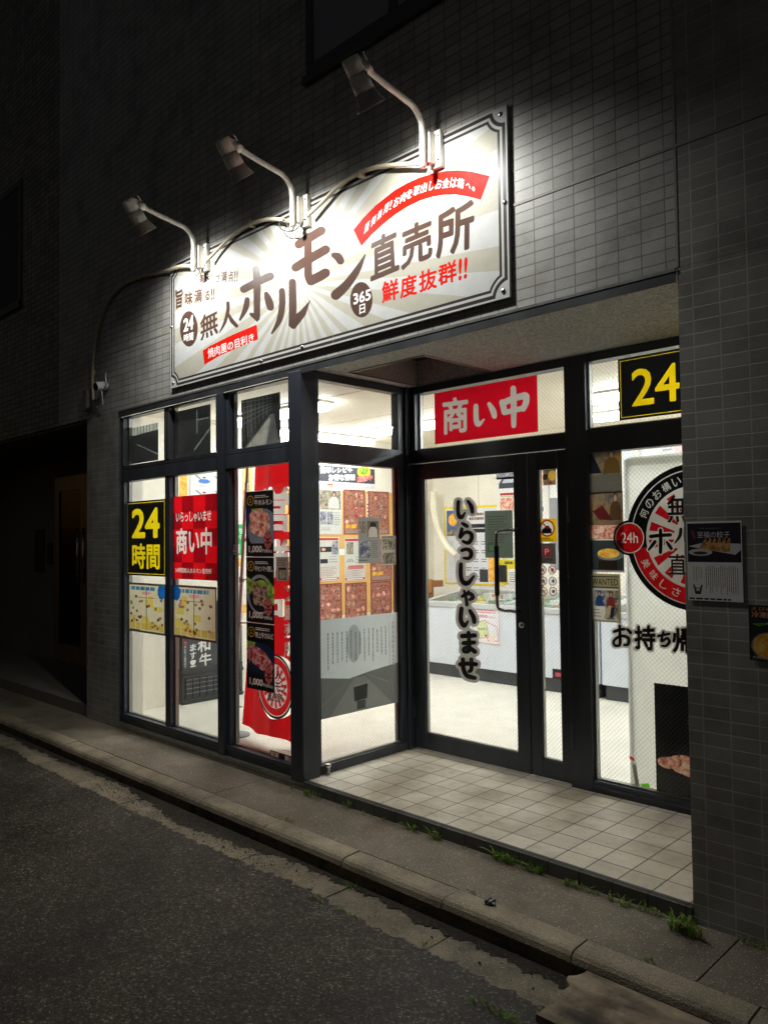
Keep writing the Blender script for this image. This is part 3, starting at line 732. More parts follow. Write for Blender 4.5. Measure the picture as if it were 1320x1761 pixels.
mb = MB(); PLB = paint('dark_plastic', (34, 34, 36), .4); mb.box(-9.62, -9.35, .865, .88, 1.05, 1.55, PLB, .004); mb.box(-9.25, -9.12, .862, .88, 1.15, 1.4, PLB, .004); mb.build('intercom_panel', B)

# ------------------------------------------------------------------ ceiling lights of the shop
DIFF = emit_mat('lit_diffuser', (.94, .985, 1.0), TUBE)
HOUS = paint('light_housing', (225, 222, 214), .4, var=.03)
LG = 'strip lights on the shop ceiling'
def striplight(along, c0, c1, cc, label):
    mid = ((c0+c1)/2, cc) if along == 'X' else (cc, (c0+c1)/2)
    t = thing('ceiling_light', (mid[0], mid[1], ZC), label, 'ceiling light', LG)
    h = MB(); d = MB()
    if along == 'X': h.box(c0, c1, cc-.075, cc+.075, ZC-.022, ZC-.001, HOUS, .004); d.box(c0+.01, c1-.01, cc-.055, cc+.055, ZC-.072, ZC-.0225, DIFF, .018)
    else: h.box(cc-.075, cc+.075, c0, c1, ZC-.022, ZC-.001, HOUS, .004); d.box(cc-.055, cc+.055, c0+.01, c1-.01, ZC-.072, ZC-.0225, DIFF, .018)
    h.build('housing', t); d.build('diffuser', t)
striplight('Y', 1.60, 2.83, -5.80, 'lit strip light seen through the side window, running along the poster wall')
striplight('X', -5.28, -4.05, 2.33, 'lit strip light whose short end shows beside the inner door corner')
striplight('X', -5.64, -4.41, .97, 'lit strip light cut off by the corner post, nearest the front windows')
striplight('X', -2.95, -1.72, 2.26, 'upper of two lit strip lights left of the black and yellow number sign')
striplight('X', -3.39, -2.16, 3.10, 'lower of two lit strip lights left of the black and yellow number sign')
striplight('X', -1.75, -.52, 1.45, 'added strip light brightening the white board from behind, mostly hidden by the pier')  # added out of view to light the white board from behind
# ------------------------------------------------------------------ the big sign
BRN, BLKL, SGW, SGK, REDS = ink((80, 60, 52), .36, .12), ink((60, 52, 48), .34, .2), ink((190, 192, 189), .44, .14), ink((174, 171, 156), .44, .14), ink((206, 24, 12), .5, .06)
WHT = ink((236, 236, 232), .4)
S = Sheet(1, -.020)
sx0, sx1, sz0, sz1 = -4.970, -2.040, 2.490, 3.381
S.rect_m(sx0, sx1, sz0, sz1, SGW)
a, b_, c_, d_ = .009, .027, .040, .054
ins = lambda k: (sx0+k, sx1-k, sz0+k, sz1-k)
S.rect_m(*ins(a), BLKL, 'border'); S.rect_m(*ins(b_), SGW); S.rect_m(*ins(c_), BLKL, 'border'); S.rect_m(*ins(d_), SGW)
cx, cz = S.p(514, 487)
for i in range(64):                                            # sunburst
    if i % 2: continue
    t0 = 2*math.pi*i/64; t1 = t0+2*math.pi*(1.05+.25*math.sin(i*2.1))/64
    P = [(cx+.03*math.cos(t0), cz+.03*math.sin(t0)), (cx+3*math.cos(t0), cz+3*math.sin(t0)), (cx+3*math.cos(t1), cz+3*math.sin(t1))]
    S.poly_m(clip(P, *ins(d_)), SGK, 'sunburst')
for X, Z in ((sx0, sz0), (sx1, sz0), (sx1, sz1), (sx0, sz1)):  # notched corners
    for r, k, m, pt in ((.125, c_, BLKL, 'border'), (.112, b_, SGW, ''), (.099, a, BLKL, 'border'), (.081, 0, SGW, '')):
        S.ell_m(X, Z, r, r, m, pt, 48, ins(k))
S.rect_m(-3.2365, -3.2345, sz0, sz1, ink((170, 170, 160)), '')
# ホルモン, brush strokes
S.view(400, 380, 5.5); T = 'lettering'
S.stroke([(105, 645, 72), (230, 580, 74), (355, 522, 76)], BRN, T); S.stroke([(222, 455, 66), (232, 600, 70), (230, 760, 64), (230, 890, 60)], BRN, T)
S.poly([(262, 880), (256, 930), (232, 956), (162, 892), (160, 866), (200, 870)], BRN, T)
S.stroke([(138, 745, 50), (122, 830, 52), (70, 935, 20)], BRN, T); S.stroke([(318, 690, 44), (340, 750, 72), (358, 815, 70)], BRN, T)
S.stroke([(466, 662, 58), (468, 800, 62), (440, 940, 54), (372, 1062, 18)], BRN, T)
S.stroke([(565, 580, 70), (568, 760, 72), (566, 960, 70)], BRN, T, curve=False); S.poly([(530, 930), (528, 990), (566, 1022), (590, 1020), (690, 890), (738, 742), (640, 850), (600, 880)], BRN, T)
S.stroke([(625, 222, 84), (740, 150, 84), (838, 92, 84)], BRN, T); S.stroke([(596, 440, 84), (740, 350, 86), (880, 270, 84)], BRN, T)
S.stroke([(712, 200, 74), (714, 440, 74), (716, 520, 76), (740, 565, 92)], BRN, T); S.stroke([(740, 565, 92), (820, 525, 92), (876, 492, 90)], BRN, T)
S.stroke([(955, 322, 52), (995, 340, 78), (1018, 375, 76)], BRN, T); S.stroke([(975, 700, 96), (1080, 600, 82), (1180, 460, 60), (1252, 320, 14)], BRN, T)
S.ell(1216, 745, 106, 168, BRN, T); S.text('365', (1138, 690), (1305, 640), (1305, 745), (1142, 795), WHT, T, .04); S.text('日', (1198, 795), (1252, 778), (1252, 865), (1198, 885), WHT, T, .03)
# 無人, the round 24 hour mark and the small lines
S.view(270, 420, 5.739)
S.text('無', (424, 715), (602, 622), (604, 880), (430, 958), BRN, T, .035)
S.stroke([(700, 580, 34), (700, 650, 34), (670, 770, 30), (618, 870, 10)], BRN, T); S.stroke([(704, 680, 16), (735, 750, 40), (785, 806, 36)], BRN, T)
S.ell(315, 835, 88, 176, BRN, T); S.text('24', (262, 742), (362, 690), (358, 838), (262, 868), WHT, T, .05); S.text('時間', (264, 892), (360, 862), (358, 945), (266, 965), WHT, T, .035)
S.poly([(452, 1050), (520, 1005), (720, 905), (900, 828), (984, 792), (996, 940), (800, 1020), (620, 1100), (468, 1190)], REDS, 'ribbon')
S.text('焼肉屋の目利き', (500, 1032), (952, 872), (958, 960), (506, 1130), WHT, T, .02)
for ch, q in (('旨', ((183, 452), (262, 428), (248, 622), (188, 645))), ('味', ((274, 480), (356, 458), (352, 590), (276, 610))), ('滴', ((366, 450), (448, 428), (446, 566), (370, 590))), ('る', ((470, 470), (524, 452), (522, 548), (472, 560))), ('!!', ((534, 436), (574, 424), (562, 545), (532, 555)))):
    S.text(ch, *q, BRN, T, .055)
for ch, q in (('美', ((412, 300), (466, 282), (462, 385), (414, 402))), ('味', ((470, 285), (524, 270), (522, 370), (472, 385))), ('し', ((534, 300), (570, 292), (570, 375), (536, 384))), ('さ', ((580, 300), (622, 288), (620, 372), (582, 380))), ('満', ((630, 272), (694, 258), (690, 372), (632, 380))), ('点', ((702, 268), (756, 256), (754, 372), (702, 380))), ('!!', ((764, 262), (802, 256), (796, 368), (764, 376)))):
    S.text(ch, *q, BRN, T, .045)
# 直売所, the red lines
S.view(590, 250, 4.552)
S.text('直', (212, 740), (420, 640), (440, 975), (212, 1070), BRN, T, .045); S.text('売', (458, 650), (690, 552), (700, 880), (452, 985), BRN, T, .045); S.text('所', (724, 520), (1028, 415), (1022, 800), (724, 895), BRN, T, .045)
for ch, q in (('鮮', ((300, 1072), (432, 1036), (436, 1200), (304, 1240))), ('度', ((448, 1034), (574, 996), (578, 1165), (444, 1204))), ('抜', ((592, 990), (730, 948), (734, 1115), (592, 1156))), ('群', ((742, 938), (886, 888), (888, 1062), (744, 1104))), ('!!', ((902, 888), (974, 872), (968, 1040), (900, 1062)))):
    S.text(ch, *q, REDS, T, .042)
S.poly([(80, 662), (150, 575), (250, 472), (400, 352), (500, 295), (600, 250), (700, 220), (800, 200), (900, 195), (1000, 204), (1145, 240), (1076, 426), (980, 400), (880, 385), (780, 388), (700, 402), (600, 432), (500, 480), (400, 545), (300, 625), (220, 700), (142, 788)], REDS, 'ribbon')
arc = [('面', 185, 642), ('倒', 236, 590), ('無', 286, 540), ('用', 335, 494), ('!', 372, 466), ('お', 416, 441), ('肉', 468, 408), ('を', 518, 380), ('取', 573, 354), ('出', 630, 332), ('し', 690, 314), ('お', 745, 302), ('金', 802, 295), ('は', 862, 291), ('箱', 918, 296), ('へ', 978, 315), ('。', 1018, 340)]
for i, (ch, x, y) in enumerate(arc):
    p, q = arc[max(0, i-1)], arc[min(len(arc)-1, i+1)]
    t = math.atan2((q[2]-p[2]), q[1]-p[1]); k = {'!': .3, '。': .45, 'し': .7, 'へ': .85}.get(ch, 1.0)
    w, h = 25*k, 38*(.5 if ch in '。へ' else 1); ux, uy = math.cos(t)*w, math.sin(t)*w; vx, vy = .18*h, -h
    if ch == '。': vx, vy = .1*h, -h*.9
    S.text(ch, (x-ux+vx, y-uy+vy), (x+ux+vx, y+uy+vy), (x+ux-vx, y+uy-vy), (x-ux-vx, y-uy-vy), WHT, T, .012)
sign = S.build('shop_sign', 'long white and khaki sunburst sign with brown lettering under three spotlights', 'shop sign', thick=.017, back=SGW)
for x, z in [(x, z) for x in (sx0+.035, (sx0+sx1)/2, sx1-.035) for z in (sz0+.035, sz1-.035)]+[(sx0+.018, 2.93), (sx1-.018, 2.93), (-3.9, sz0+.018)]:
    mb = MB(); mb.lathe([(0, .012), (.004, .011), (.007, .006), (.008, 0)], (x, -.020, z), (0, -1, 0), STEEL, 14); mb.build('screw', sign)

# ------------------------------------------------------------------ spotlights on arms
LPAINT = paint('cream_lamp_paint', (236, 232, 222), .4, var=.06); LGREY = paint('grey_lamp_shade', (170, 166, 158), .42, .1, .1)
BULB = emit_mat('lit_lamp_glass', (1.0, .97, .90), 30)
def spotlight(x, label):
    t = thing('spotlight', (x, -.05, 3.23), label, 'spotlight', 'spotlights over the shop sign')
    m = MB(); m.box(x-.004, x+.060, -.047, -.0205, 3.215, 3.400, LPAINT, .002); m.box(x-.012, x+.026, -.085, -.0475, 3.235, 3.385, LPAINT, .002)
    for z in (3.25, 3.37): m.lathe([(0, .006), (.006, .005), (.007, 0)], (x+.047, -.0475, z), (0, -1, 0), STEEL, 10)
    for z in (3.28, 3.34): m.lathe([(0, .005), (.012, .005), (.013, 0)], (x+.0325, -.066, z), (1, 0, 0), STEEL, 10)
    m.build('bracket', t)
    m = MB(); m.tube(spline([(x, -.108, 3.205), (x, -.108, 3.30), (x, -.108, 3.385), (x, -.122, 3.44), (x, -.17, 3.484), (x, -.24, 3.498), (x, -.36, 3.514), (x, -.49, 3.538)], 6), .0150, LPAINT, 16); m.build('arm', t)
    ax = Vector((0, .62, -.785)).normalized(); o = Vector((x-.018, -.575, 3.555))
    m = MB(); m.tube([(x, -.465, 3.534), (x, -.515, 3.543)], .022, LPAINT, 14); m.box(x-.012, x+.012, -.56, -.51, 3.53, 3.565, LPAINT, .003)
    for q in (-.02, .016): m.tube([(x+q, -.50, 3.562), (x+q, -.515, 3.584), (x+q+.008, -.53, 3.582)], .004, STEEL, 8)
    m.build('knuckle', t)
    m = MB(); m.lathe([(0, 0), (0, .040), (.004, .042), (.075, .042), (.078, .039), (.080, .046), (.145, .048), (.150, .045)], o, ax, LPAINT, 32); m.build('lamp_body', t)
    m = MB(); m.lathe([(.150, .045), (.156, .050), (.175, .054), (.215, .070), (.219, .071), (.217, .066), (.176, .050), (.158, .040), (.158, 0)], o, ax, LGREY, 32); m.build('lamp_shade', t)
    m = MB(); m.lathe([(.188, .047), (.191, .030), (.192, 0)], o, ax, BULB, 24); m.build('lamp_glass', t)
    l = bpy.data.lights.new('spotlight_beam', 'SPOT'); l.energy = LAMP_W; l.color = (1.0, .995, .965); l.spot_size = R(148); l.spot_blend = .85; l.shadow_soft_size = .03
    lo = bpy.data.objects.new('spotlight_beam', l); COL.objects.link(lo); lo.parent = t
    lo.location = (o+ax*.205)-Vector(t['_o']); lo.rotation_euler = Vector((0, .44, -.898)).to_track_quat('-Z', 'Y').to_euler()
    return t
spotlight(-2.475, 'highest spotlight, on the arm over the right half of the sign')
spotlight(-3.478, 'middle spotlight of the three, over the centre of the sign')
spotlight(-4.525, 'lowest and farthest spotlight, over the left end of the sign')

# conduit feeding the lamps, one arched run, clips and cable loops
CON = paint('cream_conduit', (196, 186, 160), .45, var=.08)
t = thing('conduit', (-4.9, -.02, 3.3), 'cream conduit arching from lamp to lamp along the top of the sign', 'conduit')
def run(px, y, name='pipe', rad=.0125):
    P = [U(x, yy, 1, y if not isinstance(y, list) else y[i]) for i, (x, yy) in enumerate(px)]
    m = MB(); m.tube(spline([tuple(p) for p in P], 6), rad, CON, 12); m.build(name, t)
run([(724, 281), (690, 283), (650, 287), (615, 298), (580, 322), (555, 347), (528, 372)], [-.07, -.062, -.055, -.052, -.05, -.055, -.07], rad=.0118)
run([(488, 378), (462, 377), (436, 383), (414, 393), (392, 412), (372, 432), (356, 448)], [-.07, -.062, -.055, -.052, -.05, -.055, -.07], rad=.0118)
run([(328, 457), (310, 458), (290, 464), (270, 470), (240, 477), (215, 488), (195, 505), (178, 535), (168, 570), (162, 610), (160, 650), (161, 690)], [-.07, -.062, -.05, -.03, -.02, -.02, -.02, -.02, -.02, -.02, -.02, -.02], rad=.0118)
CAB = paint('dark_cable', (60, 58, 58), .5)
m = MB()
for P in ([(488, 378), (480, 384), (484, 394), (498, 398), (508, 388), (506, 376)], [(492, 380), (500, 398), (516, 388), (524, 376)], [(328, 448), (334, 462), (338, 474), (344, 466), (340, 455)], [(724, 281), (732, 286), (738, 278), (734, 270)], [(336, 456), (346, 470), (352, 458), (356, 448)]):
    m = MB(); m.tube(spline([tuple(U(x, y, 1, -.075)) for x, y in P], 5), .0036, CAB, 6); m.build('cable', t)
for x, y, d in ((620, 300, .05), (432, 385, .05), (242, 477, .016), (172, 560, .016), (161, 640, .016)):
    q = U(x, y, 1, -d); m = MB(); m.box(q.x-.008, q.x+.008, -d-.016, -.001, q.z-.02, q.z+.02, CON, .002); m.build('clip', t)
# junction box and camera
q = U(155, 690, 1, 0)
JB = paint('grey_plastic_box', (120, 116, 104), .5)
m = MB(); m.box(q.x-.05, q.x+.02, -.04, 0, q.z-.09, q.z+.09, JB, .006); o = tag(m.build('junction_box', org=(q.x, 0, q.z-.09)), 'small grey plastic junction box on the tiles by the conduit end', 'junction box')
q = U(176, 664, 1, -.06)
CW = paint('white_camera_plastic', (214, 214, 212), .35)
t2 = thing('security_camera', (q.x, 0, q.z), 'small white security camera with upright antenna beside the window corner', 'security camera')
m = MB(); ax = Vector((.15, -1, -.25)).normalized(); m.lathe([(-.055, 0), (-.055, .03), (-.045, .036), (.035, .036), (.045, .032)], (q.x-.01, -.07, q.z), ax, CW, 20); m.tube([(q.x-.01, -.04, q.z+.01), (q.x-.01, -.001, q.z+.01)], .014, CW); m.build('camera_body', t2)
m = MB(); m.lathe([(.045, .032), (.047, .026), (.044, 0)], (q.x-.01, -.07, q.z), ax, RUBBER, 20); m.build('lens', t2)
m = MB(); m.tube([(q.x+.045, -.05, q.z-.01), (q.x+.05, -.055, q.z+.10)], .005, CW, 8); m.tube([(q.x+.0, -.045, q.z), (q.x+.046, -.05, q.z-.006)], .008, CW, 8); m.build('antenna', t2)
m = MB(); a = U(166, 700, 1, -.02); m.tube(spline([(q.x-.01, -.06, q.z-.035), (q.x-.02, -.05, q.z-.09), (q.x-.06, -.03, q.z-.15), tuple(a)], 6), .005, CW, 8); m.build('cable', t2)
# ------------------------------------------------------------------ posters and stickers on the street windows
FBLK, FYEL, FRED, FDRED, FWHT = film((26, 26, 27), .15), film((232, 208, 20), .45), film((206, 16, 26), .55), film((142, 10, 22), .55), film((214, 208, 200), .55)
GLS = 'posters stuck on the shop glass'
yg = .046
S = Sheet(1, yg).view(190, 640, 4); S.rect_px(112, 894, 380, 1408, FBLK)
(x0, z1), (x1, z0) = S.p(112, 894), S.p(380, 1408); w, h = x1-x0, z1-z0
g = lambda k, j=.010: (x0+k, x1-k, z0+k, z1-k)
S.rect_m(*g(.013), FYEL, 'border'); S.rect_m(*g(.018), FBLK)
S.text_m('24', x0+.14*w, x1-.14*w, z0+.50*h, z1-.10*h, FYEL, 'lettering', .045); S.text_m('時間', x0+.15*w, x1-.14*w, z0+.09*h, z0+.43*h, FYEL, 'lettering', .04)
S.build('poster', 'black poster with yellow 24 and two yellow kanji, on the leftmost window', 'poster', GLS)

def checker_poster(S, x0, x1, z0, z1, cols, rows):
    S.rect_m(x0, x1, z0, z1, FRED)
    for i in range(cols):
        for k in range(rows):
            if (i+k) % 2: S.rect_m(x0+(x1-x0)*i/cols, x0+(x1-x0)*(i+1)/cols, z1-(z1-z0)*(k+1)/rows, z1-(z1-z0)*k/rows, FDRED, 'check')
S = Sheet(1, yg).view(190, 640, 4); (x0, z1), (x1, z0) = S.p(415, 860), S.p(740, 1436); w, h = x1-x0, z1-z0
checker_poster(S, x0, x1, z0, z1, 4, 5)
S.text_m('いらっしゃいませ', x0+.12*w, x1-.13*w, z1-.315*h, z1-.19*h, FWHT, 'lettering', .03); S.text_m('商い中', x0+.12*w, x1-.12*w, z1-.70*h, z1-.385*h, FWHT, 'lettering', .045); S.text_m('24時間無人ホルモン直売所', x0+.10*w, x1-.13*w, z0+.075*h, z0+.135*h, FWHT, 'lettering', .02)
S.build('poster', 'red checked poster with white Japanese greeting on the second window from the left', 'poster', GLS)

FMAP, FMB = film((206, 200, 170), .45), film((96, 84, 66), .3)
def area_map(c, label, frame, mirror, seed):
    S = Sheet(1, yg).view(190, 960, 3.771); (x0, z1), (x1, z0) = S.p(*c[0]), S.p(*c[1]); w, h = x1-x0, z1-z0; rg = random.Random(seed)
    S.rect_m(x0, x1, z0, z1, frame); S.rect_m(x0+.016, x1-.016, z0+.016, z1-.016, FMAP, 'map')
    S.lines(x0+.08*w, x1-.12*w, z1-.15*h, z1-.07*h, 1, film((70, 130, 170), .4), 'heading', .9, seed)
    S.ell_m((x0+x1)/2, z1-.2*h, .12*w, .035*h, film((214, 150, 156), .45), 'heading')
    LM = film((150, 80, 90), .4)
    for i in range(7):
        bx, bz = x0+w*rg.uniform(.05, .72), z0+h*rg.uniform(.05, .68); S.rect_m(bx, bx+w*rg.uniform(.12, .24), bz, bz+h*rg.uniform(.08, .16), film((206, 186, 92), .45), 'map')
    for i in range(6): 
        bx = x0+w*(.05+.155*i); S.rect_m(bx, bx+.13*w, z0+.07*h, z0+.2*h, film((200, 176, 80), .45), 'map')
    S.rect_m(x0+.49*w, x0+.505*w, z0+.05*h, z1-.1*h, film((84, 74, 66), .3), 'map'); S.rect_m(x0+.26*w, x0+.72*w, z0+.70*h, z0+.712*h, LM, 'map')
    for i in range(26):
        bx, bz = x0+w*rg.uniform(.06, .92), z0+h*rg.uniform(.1, .74); S.ell_m(bx, bz, .032*w, .03*h, film(rg.choice(((150, 84, 80), (96, 60, 56), (120, 110, 60), (170, 120, 110))), .4), 'map', 10)
    S.lines(x0+.05*w, x0+.4*w, z0+.035*h, z0+.06*h, 1, FBLK, 'map', .8, seed+1)
    bxc = x1-.1*w if not mirror else x0+.08*w                     # blue rosette
    for i in range(9): S.ell_m(min(x1-.05*w, max(x0+.05*w, bxc+.055*w*math.cos(i*.7))), z1-.16*h+.09*h*math.sin(i*.7), .05*w, .055*h, film((20, 86, 160), .45), 'rosette', 14)
    S.ell_m(bxc, z1-.16*h, .07*w, .08*h, film((20, 86, 160), .45), 'rosette', 14)
    S.build('area_map', label, 'poster', 'illustrated maps on the left windows')
area_map(((118, 155), (357, 505)), 'cream illustrated map poster with olive frame under the black number poster', film((84, 80, 56), .3), False, 5)
area_map(((405, 170), (690, 553)), 'cream illustrated map poster with brown frame under the red checked poster', film((88, 56, 50), .3), True, 8)

FGOLD = film((186, 150, 50), .4); FPR = film((222, 214, 206), .5)
def logo_disc(S, cx, cz, r, part='stamp'):
    """small round rayed stamp"""
    S.ell_m(cx, cz, r*.86, r*1.15, film((60, 30, 30), .3), part); S.ell_m(cx, cz, r*.78, r*1.05, film((196, 120, 116), .45), part)
    for i in range(8):
        a = i*math.pi/4+.2; S.poly_m([(cx, cz), (cx+r*.74*math.cos(a), cz+r*math.sin(a)), (cx+r*.74*math.cos(a+.4), cz+r*math.sin(a+.4))], film((150, 30, 36), .45), part)
    S.rect_m(cx-.3*r, cx+.3*r, cz-.1*r, cz+.25*r, film((70, 40, 40), .3), part); S.rect_m(cx-.3*r, cx+.3*r, cz-.45*r, cz-.2*r, film((70, 40, 40), .3), part)
def price_poster(px, z1, z0, name, kind, label, style):
    S = Sheet(1, yg); x0, x1 = S.p(423.6, 1000)[0], S.p(471.2, 1000)[0]; w, h = x1-x0, z1-z0
    S.rect_m(x0, x1, z0, z1, FBLK)
    P = 'dish_picture'
    if style == 0:
        S.poly_m([(x0+.01*w, z1-.27*h), (x0+.25*w, z1-.27*h), (x0+.12*w, z1-.45*h), (x0+.01*w, z1-.5*h)], film((28, 50, 110), .4), P); S.poly_m([(x0+.2*w, z1-.27*h), (x0+.62*w, z1-.27*h), (x0+.6*w, z1-.38*h), (x0+.2*w, z1-.40*h)], food('greens', 60, .4), P)
        S.poly_m(clip([(x0+w*(.62+.55*math.cos(a*.2618)), z0+h*(.40+.33*math.sin(a*.2618))) for a in range(24)], x0+.01*w, x1-.01*w, z0+.2*h, z1-.28*h), film((120, 134, 150), .45), P)
        for a, b_, ra, rb in ((.32, .60, .2, .10), (.5, .63, .22, .09), (.66, .57, .2, .10), (.36, .44, .22, .10), (.55, .42, .24, .12), (.7, .45, .17, .10)): S.ell_m(x0+a*w, z0+b_*h, ra*w, rb*h, food(kind, 26, .45), P)
    elif style == 1:
        S.ell_m(x0+.5*w, z0+.43*h, .47*w, .30*h, film((150, 156, 160), .45), P); S.ell_m(x0+.5*w, z0+.42*h, .40*w, .26*h, film((36, 36, 40), .3), P)
        S.poly_m([(x0, z1-.30*h), (x0+.3*w, z1-.38*h), (x0+.15*w, z0+.42*h), (x0, z0+.5*h)], food('greens', 40, .45), P); S.poly_m([(x0+.7*w, z1-.3*h), (x1, z1-.45*h), (x1, z0+.28*h), (x0+.85*w, z0+.3*h)], food('greens', 40, .45), P)
        for a, b_, ra, rb in ((.4, .5, .2, .13), (.6, .5, .2, .13), (.5, .42, .22, .16), (.38, .36, .14, .1), (.66, .36, .14, .12)): S.ell_m(x0+a*w, z0+b_*h, ra*w, rb*h, food(kind, 34, .45), P)
        S.ell_m(x0+.55*w, z0+.6*h, .16*w, .05*h, food('greens', 70, .45), P)
    else:
        S.poly_m([(x0+.3*w, z1-.30*h), (x0+.7*w, z1-.30*h), (x1, z1-.38*h), (x1, z0+.22*h), (x0+.3*w, z0+.24*h), (x0+.02*w, z0+.34*h)], film((28, 40, 64), .4), P); S.poly_m([(x0, z1-.28*h), (x0+.34*w, z1-.30*h), (x0+.2*w, z1-.42*h), (x0, z1-.4*h)], food('greens', 50, .45), P)
        S.poly_m([(x0, z1-.40*h), (x0+.2*w, z1-.33*h), (x0+.6*w, z0+.60*h), (x0+.98*w, z0+.40*h), (x0+.9*w, z0+.3*h), (x0+.55*w, z0+.30*h), (x0, z0+.46*h)], food(kind, 26, .45), P)
        for k in range(6): S.poly_m([(x0+w*(.12+.13*k), z1-h*(.40+.035*k)), (x0+w*(.15+.13*k), z1-h*(.40+.035*k)), (x0+w*(.1+.13*k), z0+h*.38), (x0+w*(.08+.13*k), z0+h*.38)], film((206, 150, 146), .45), P)
    S.ell_m(x0+.17*w, z1-.145*h, .125*w, .078*h, FGOLD, 'emblem'); S.ell_m(x0+.17*w, z1-.145*h, .10*w, .064*h, FBLK, 'emblem'); S.ell_m(x0+.17*w, z1-.125*h, .03*w, .012*h, FGOLD, 'emblem', 10); S.ell_m(x0+.17*w, z1-.165*h, .03*w, .012*h, FGOLD, 'emblem', 10)
    S.lines(x0+.33*w, x0+.85*w, z1-.115*h, z1-.065*h, 2, FPR, 'lettering', .5, int(z1*100)); S.text_m(name, x0+.32*w, x1-.04*w, z1-.225*h, z1-.135*h, FPR, 'lettering', .03)
    S.text_m('1,000', x0+.10*w, x0+.58*w, z0+.05*h, z0+.165*h, FPR, 'lettering', .035); S.text_m('円(税込)', x0+.60*w, x0+.93*w, z0+.055*h, z0+.115*h, FPR, 'lettering', .01)
    logo_disc(S, x0+.79*w, z0+.245*h, .17*w)
    S.rect_m(x0, x1, z1-.004, z1, FPR, 'rule')
    S.build('price_poster', label, 'price poster', 'black price posters on the third window')
za, zb_, zc, zd = [U(447, y, 1, yg).z for y in (843.5, 957.5, 1071.5, 1187)]
price_poster(0, za, zb_+.001, '牛ホルモン', 'meat', 'top black price poster of the strip, pale pink meat pieces on a dark plate', 0)
price_poster(0, zb_, zc+.001, '牛センマイ刺し', 'tripe', 'middle black price poster of the strip, brown tripe between green leaves', 1)
price_poster(0, zc, zd, '特上牛カルビ', 'marble', 'bottom black price poster of the strip, red marbled slices on a dark blue plate', 2)
S = Sheet(1, yg).view(380, 950, 9.43); S.rect_px(890, 72, 1100, 470, film((150, 132, 124), .5)); (x0, z1), (x1, z0) = S.p(890, 72), S.p(1100, 470); w, h = x1-x0, z1-z0
S.lines(x0+.08*w, x1-.08*w, z0+.6*h, z1-.05*h, 5, film((80, 70, 66), .3), 'lettering', .5, 3); S.rect_m(x0+.2*w, x1-.2*w, z0+.06*h, z0+.56*h, film((40, 38, 38), .3), 'picture'); S.rect_m(x0+.24*w, x1-.24*w, z0+.1*h, z0+.46*h, food('snap', 90, .4), 'picture')
S.build('notice', 'small grey-brown notice with a phone picture right of the black price strip', 'notice', GLS)
S = Sheet(1, yg).view(380, 780, 9.43); S.rect_px(168, 1480, 268, 1640, film((150, 150, 148), .4)); (x0, z1), (x1, z0) = S.p(168, 1480), S.p(268, 1640); w, h = x1-x0, z1-z0
S.rect_m(x0+.25*w, x1-.25*w, z0+.45*h, z1-.12*h, film((120, 40, 44), .4), 'mark'); S.rect_m(x0+.4*w, x1-.4*w, z0+.55*h, z1-.25*h, film((150, 150, 148), .4), 'mark'); S.lines(x0+.15*w, x1-.1*w, z0+.15*h, z0+.28*h, 1, FBLK, 'mark', .8)
S.build('sticker', 'tiny grey sticker with a red mark at the left edge of the third window', 'sticker', GLS)
S = Sheet(1, yg).view(190, 960, 3.771); (x0, z1) = S.p(1035, 1245); z1 = S.p(1100, 1262)[1]; x1 = -3.690; z0 = S.p(1100, 1305)[1]; w, h = x1-x0, z1-z0
S.rect_m(x0, x1, z0, z1, film((96, 44, 38), .4))
S.text_m('駐車', x0+.03*w, x0+.36*w, z0+.1*h, z1-.1*h, film((206, 190, 170), .45), 'lettering', .03); S.text_m('禁止', x0+.62*w, x0+.98*w, z0+.1*h, z1-.1*h, film((206, 190, 170), .45), 'lettering', .03); S.ell_m(x0+.49*w, (z0+z1)/2, .1*w, .42*h, film((20, 22, 40), .3), 'mark')
S.build('sticker', 'brown no parking sticker low on the third window beside the corner post', 'sticker', GLS)

# ------------------------------------------------------------------ doorway: transom poster, door lettering, notices
yt = .9635
FR2 = film((196, 14, 34), .5); FW2 = film((186, 180, 174), .5)
S = Sheet(1, yt).view(690, 600, 4.125); S.rect_px(233, 318, 968, 592, FR2); (x0, z1) = S.p(233, 318); (x1, z0) = S.p(968, 592); z0 = S.p(600, 632)[1]; z1 = S.p(600, 250)[1]
S.sh = []; w, h = x1-x0, z1-z0; S.rect_m(x0, x1, z0, z1, FR2)
S.text('商', (290, 352), (472, 330), (475, 588), (290, 612), FW2, 'lettering', .045)
S.stroke([(528, 405, 34), (530, 500, 38), (545, 535, 36), (585, 500, 12)], FW2, 'lettering'); S.stroke([(622, 392, 30), (650, 440, 44), (658, 478, 36)], FW2, 'lettering')
S.stroke([(715, 380, 46), (722, 410, 44), (730, 450, 42)], FW2, 'lettering'); S.stroke([(715, 385, 44), (800, 350, 46), (875, 330, 48)], FW2, 'lettering'); S.stroke([(885, 335, 44), (882, 380, 44), (862, 425, 40)], FW2, 'lettering'); S.stroke([(730, 452, 36), (800, 435, 38), (862, 420, 38)], FW2, 'lettering'); S.stroke([(792, 280, 40), (795, 400, 44), (795, 545, 34)], FW2, 'lettering')
S.build('poster', 'plain red poster with large white lettering in the window over the door', 'poster', GLS)
S = Sheet(1, yt).view(980, 560, 3.882); (x0, z1) = S.p(316, 226); z0 = S.p(316, 636)[1]; x1 = x0+(z1-z0)*2.45; w, h = x1-x0, z1-z0
FBL2 = film((30, 31, 33), .12)
S.rect_m(x0, x1, z0, z1, FBL2); S.rect_m(x0+.012, x1-.012, z0+.012, z1-.012, film((200, 176, 30), .4), 'border'); S.rect_m(x0+.016, x1-.016, z0+.016, z1-.016, FBL2)
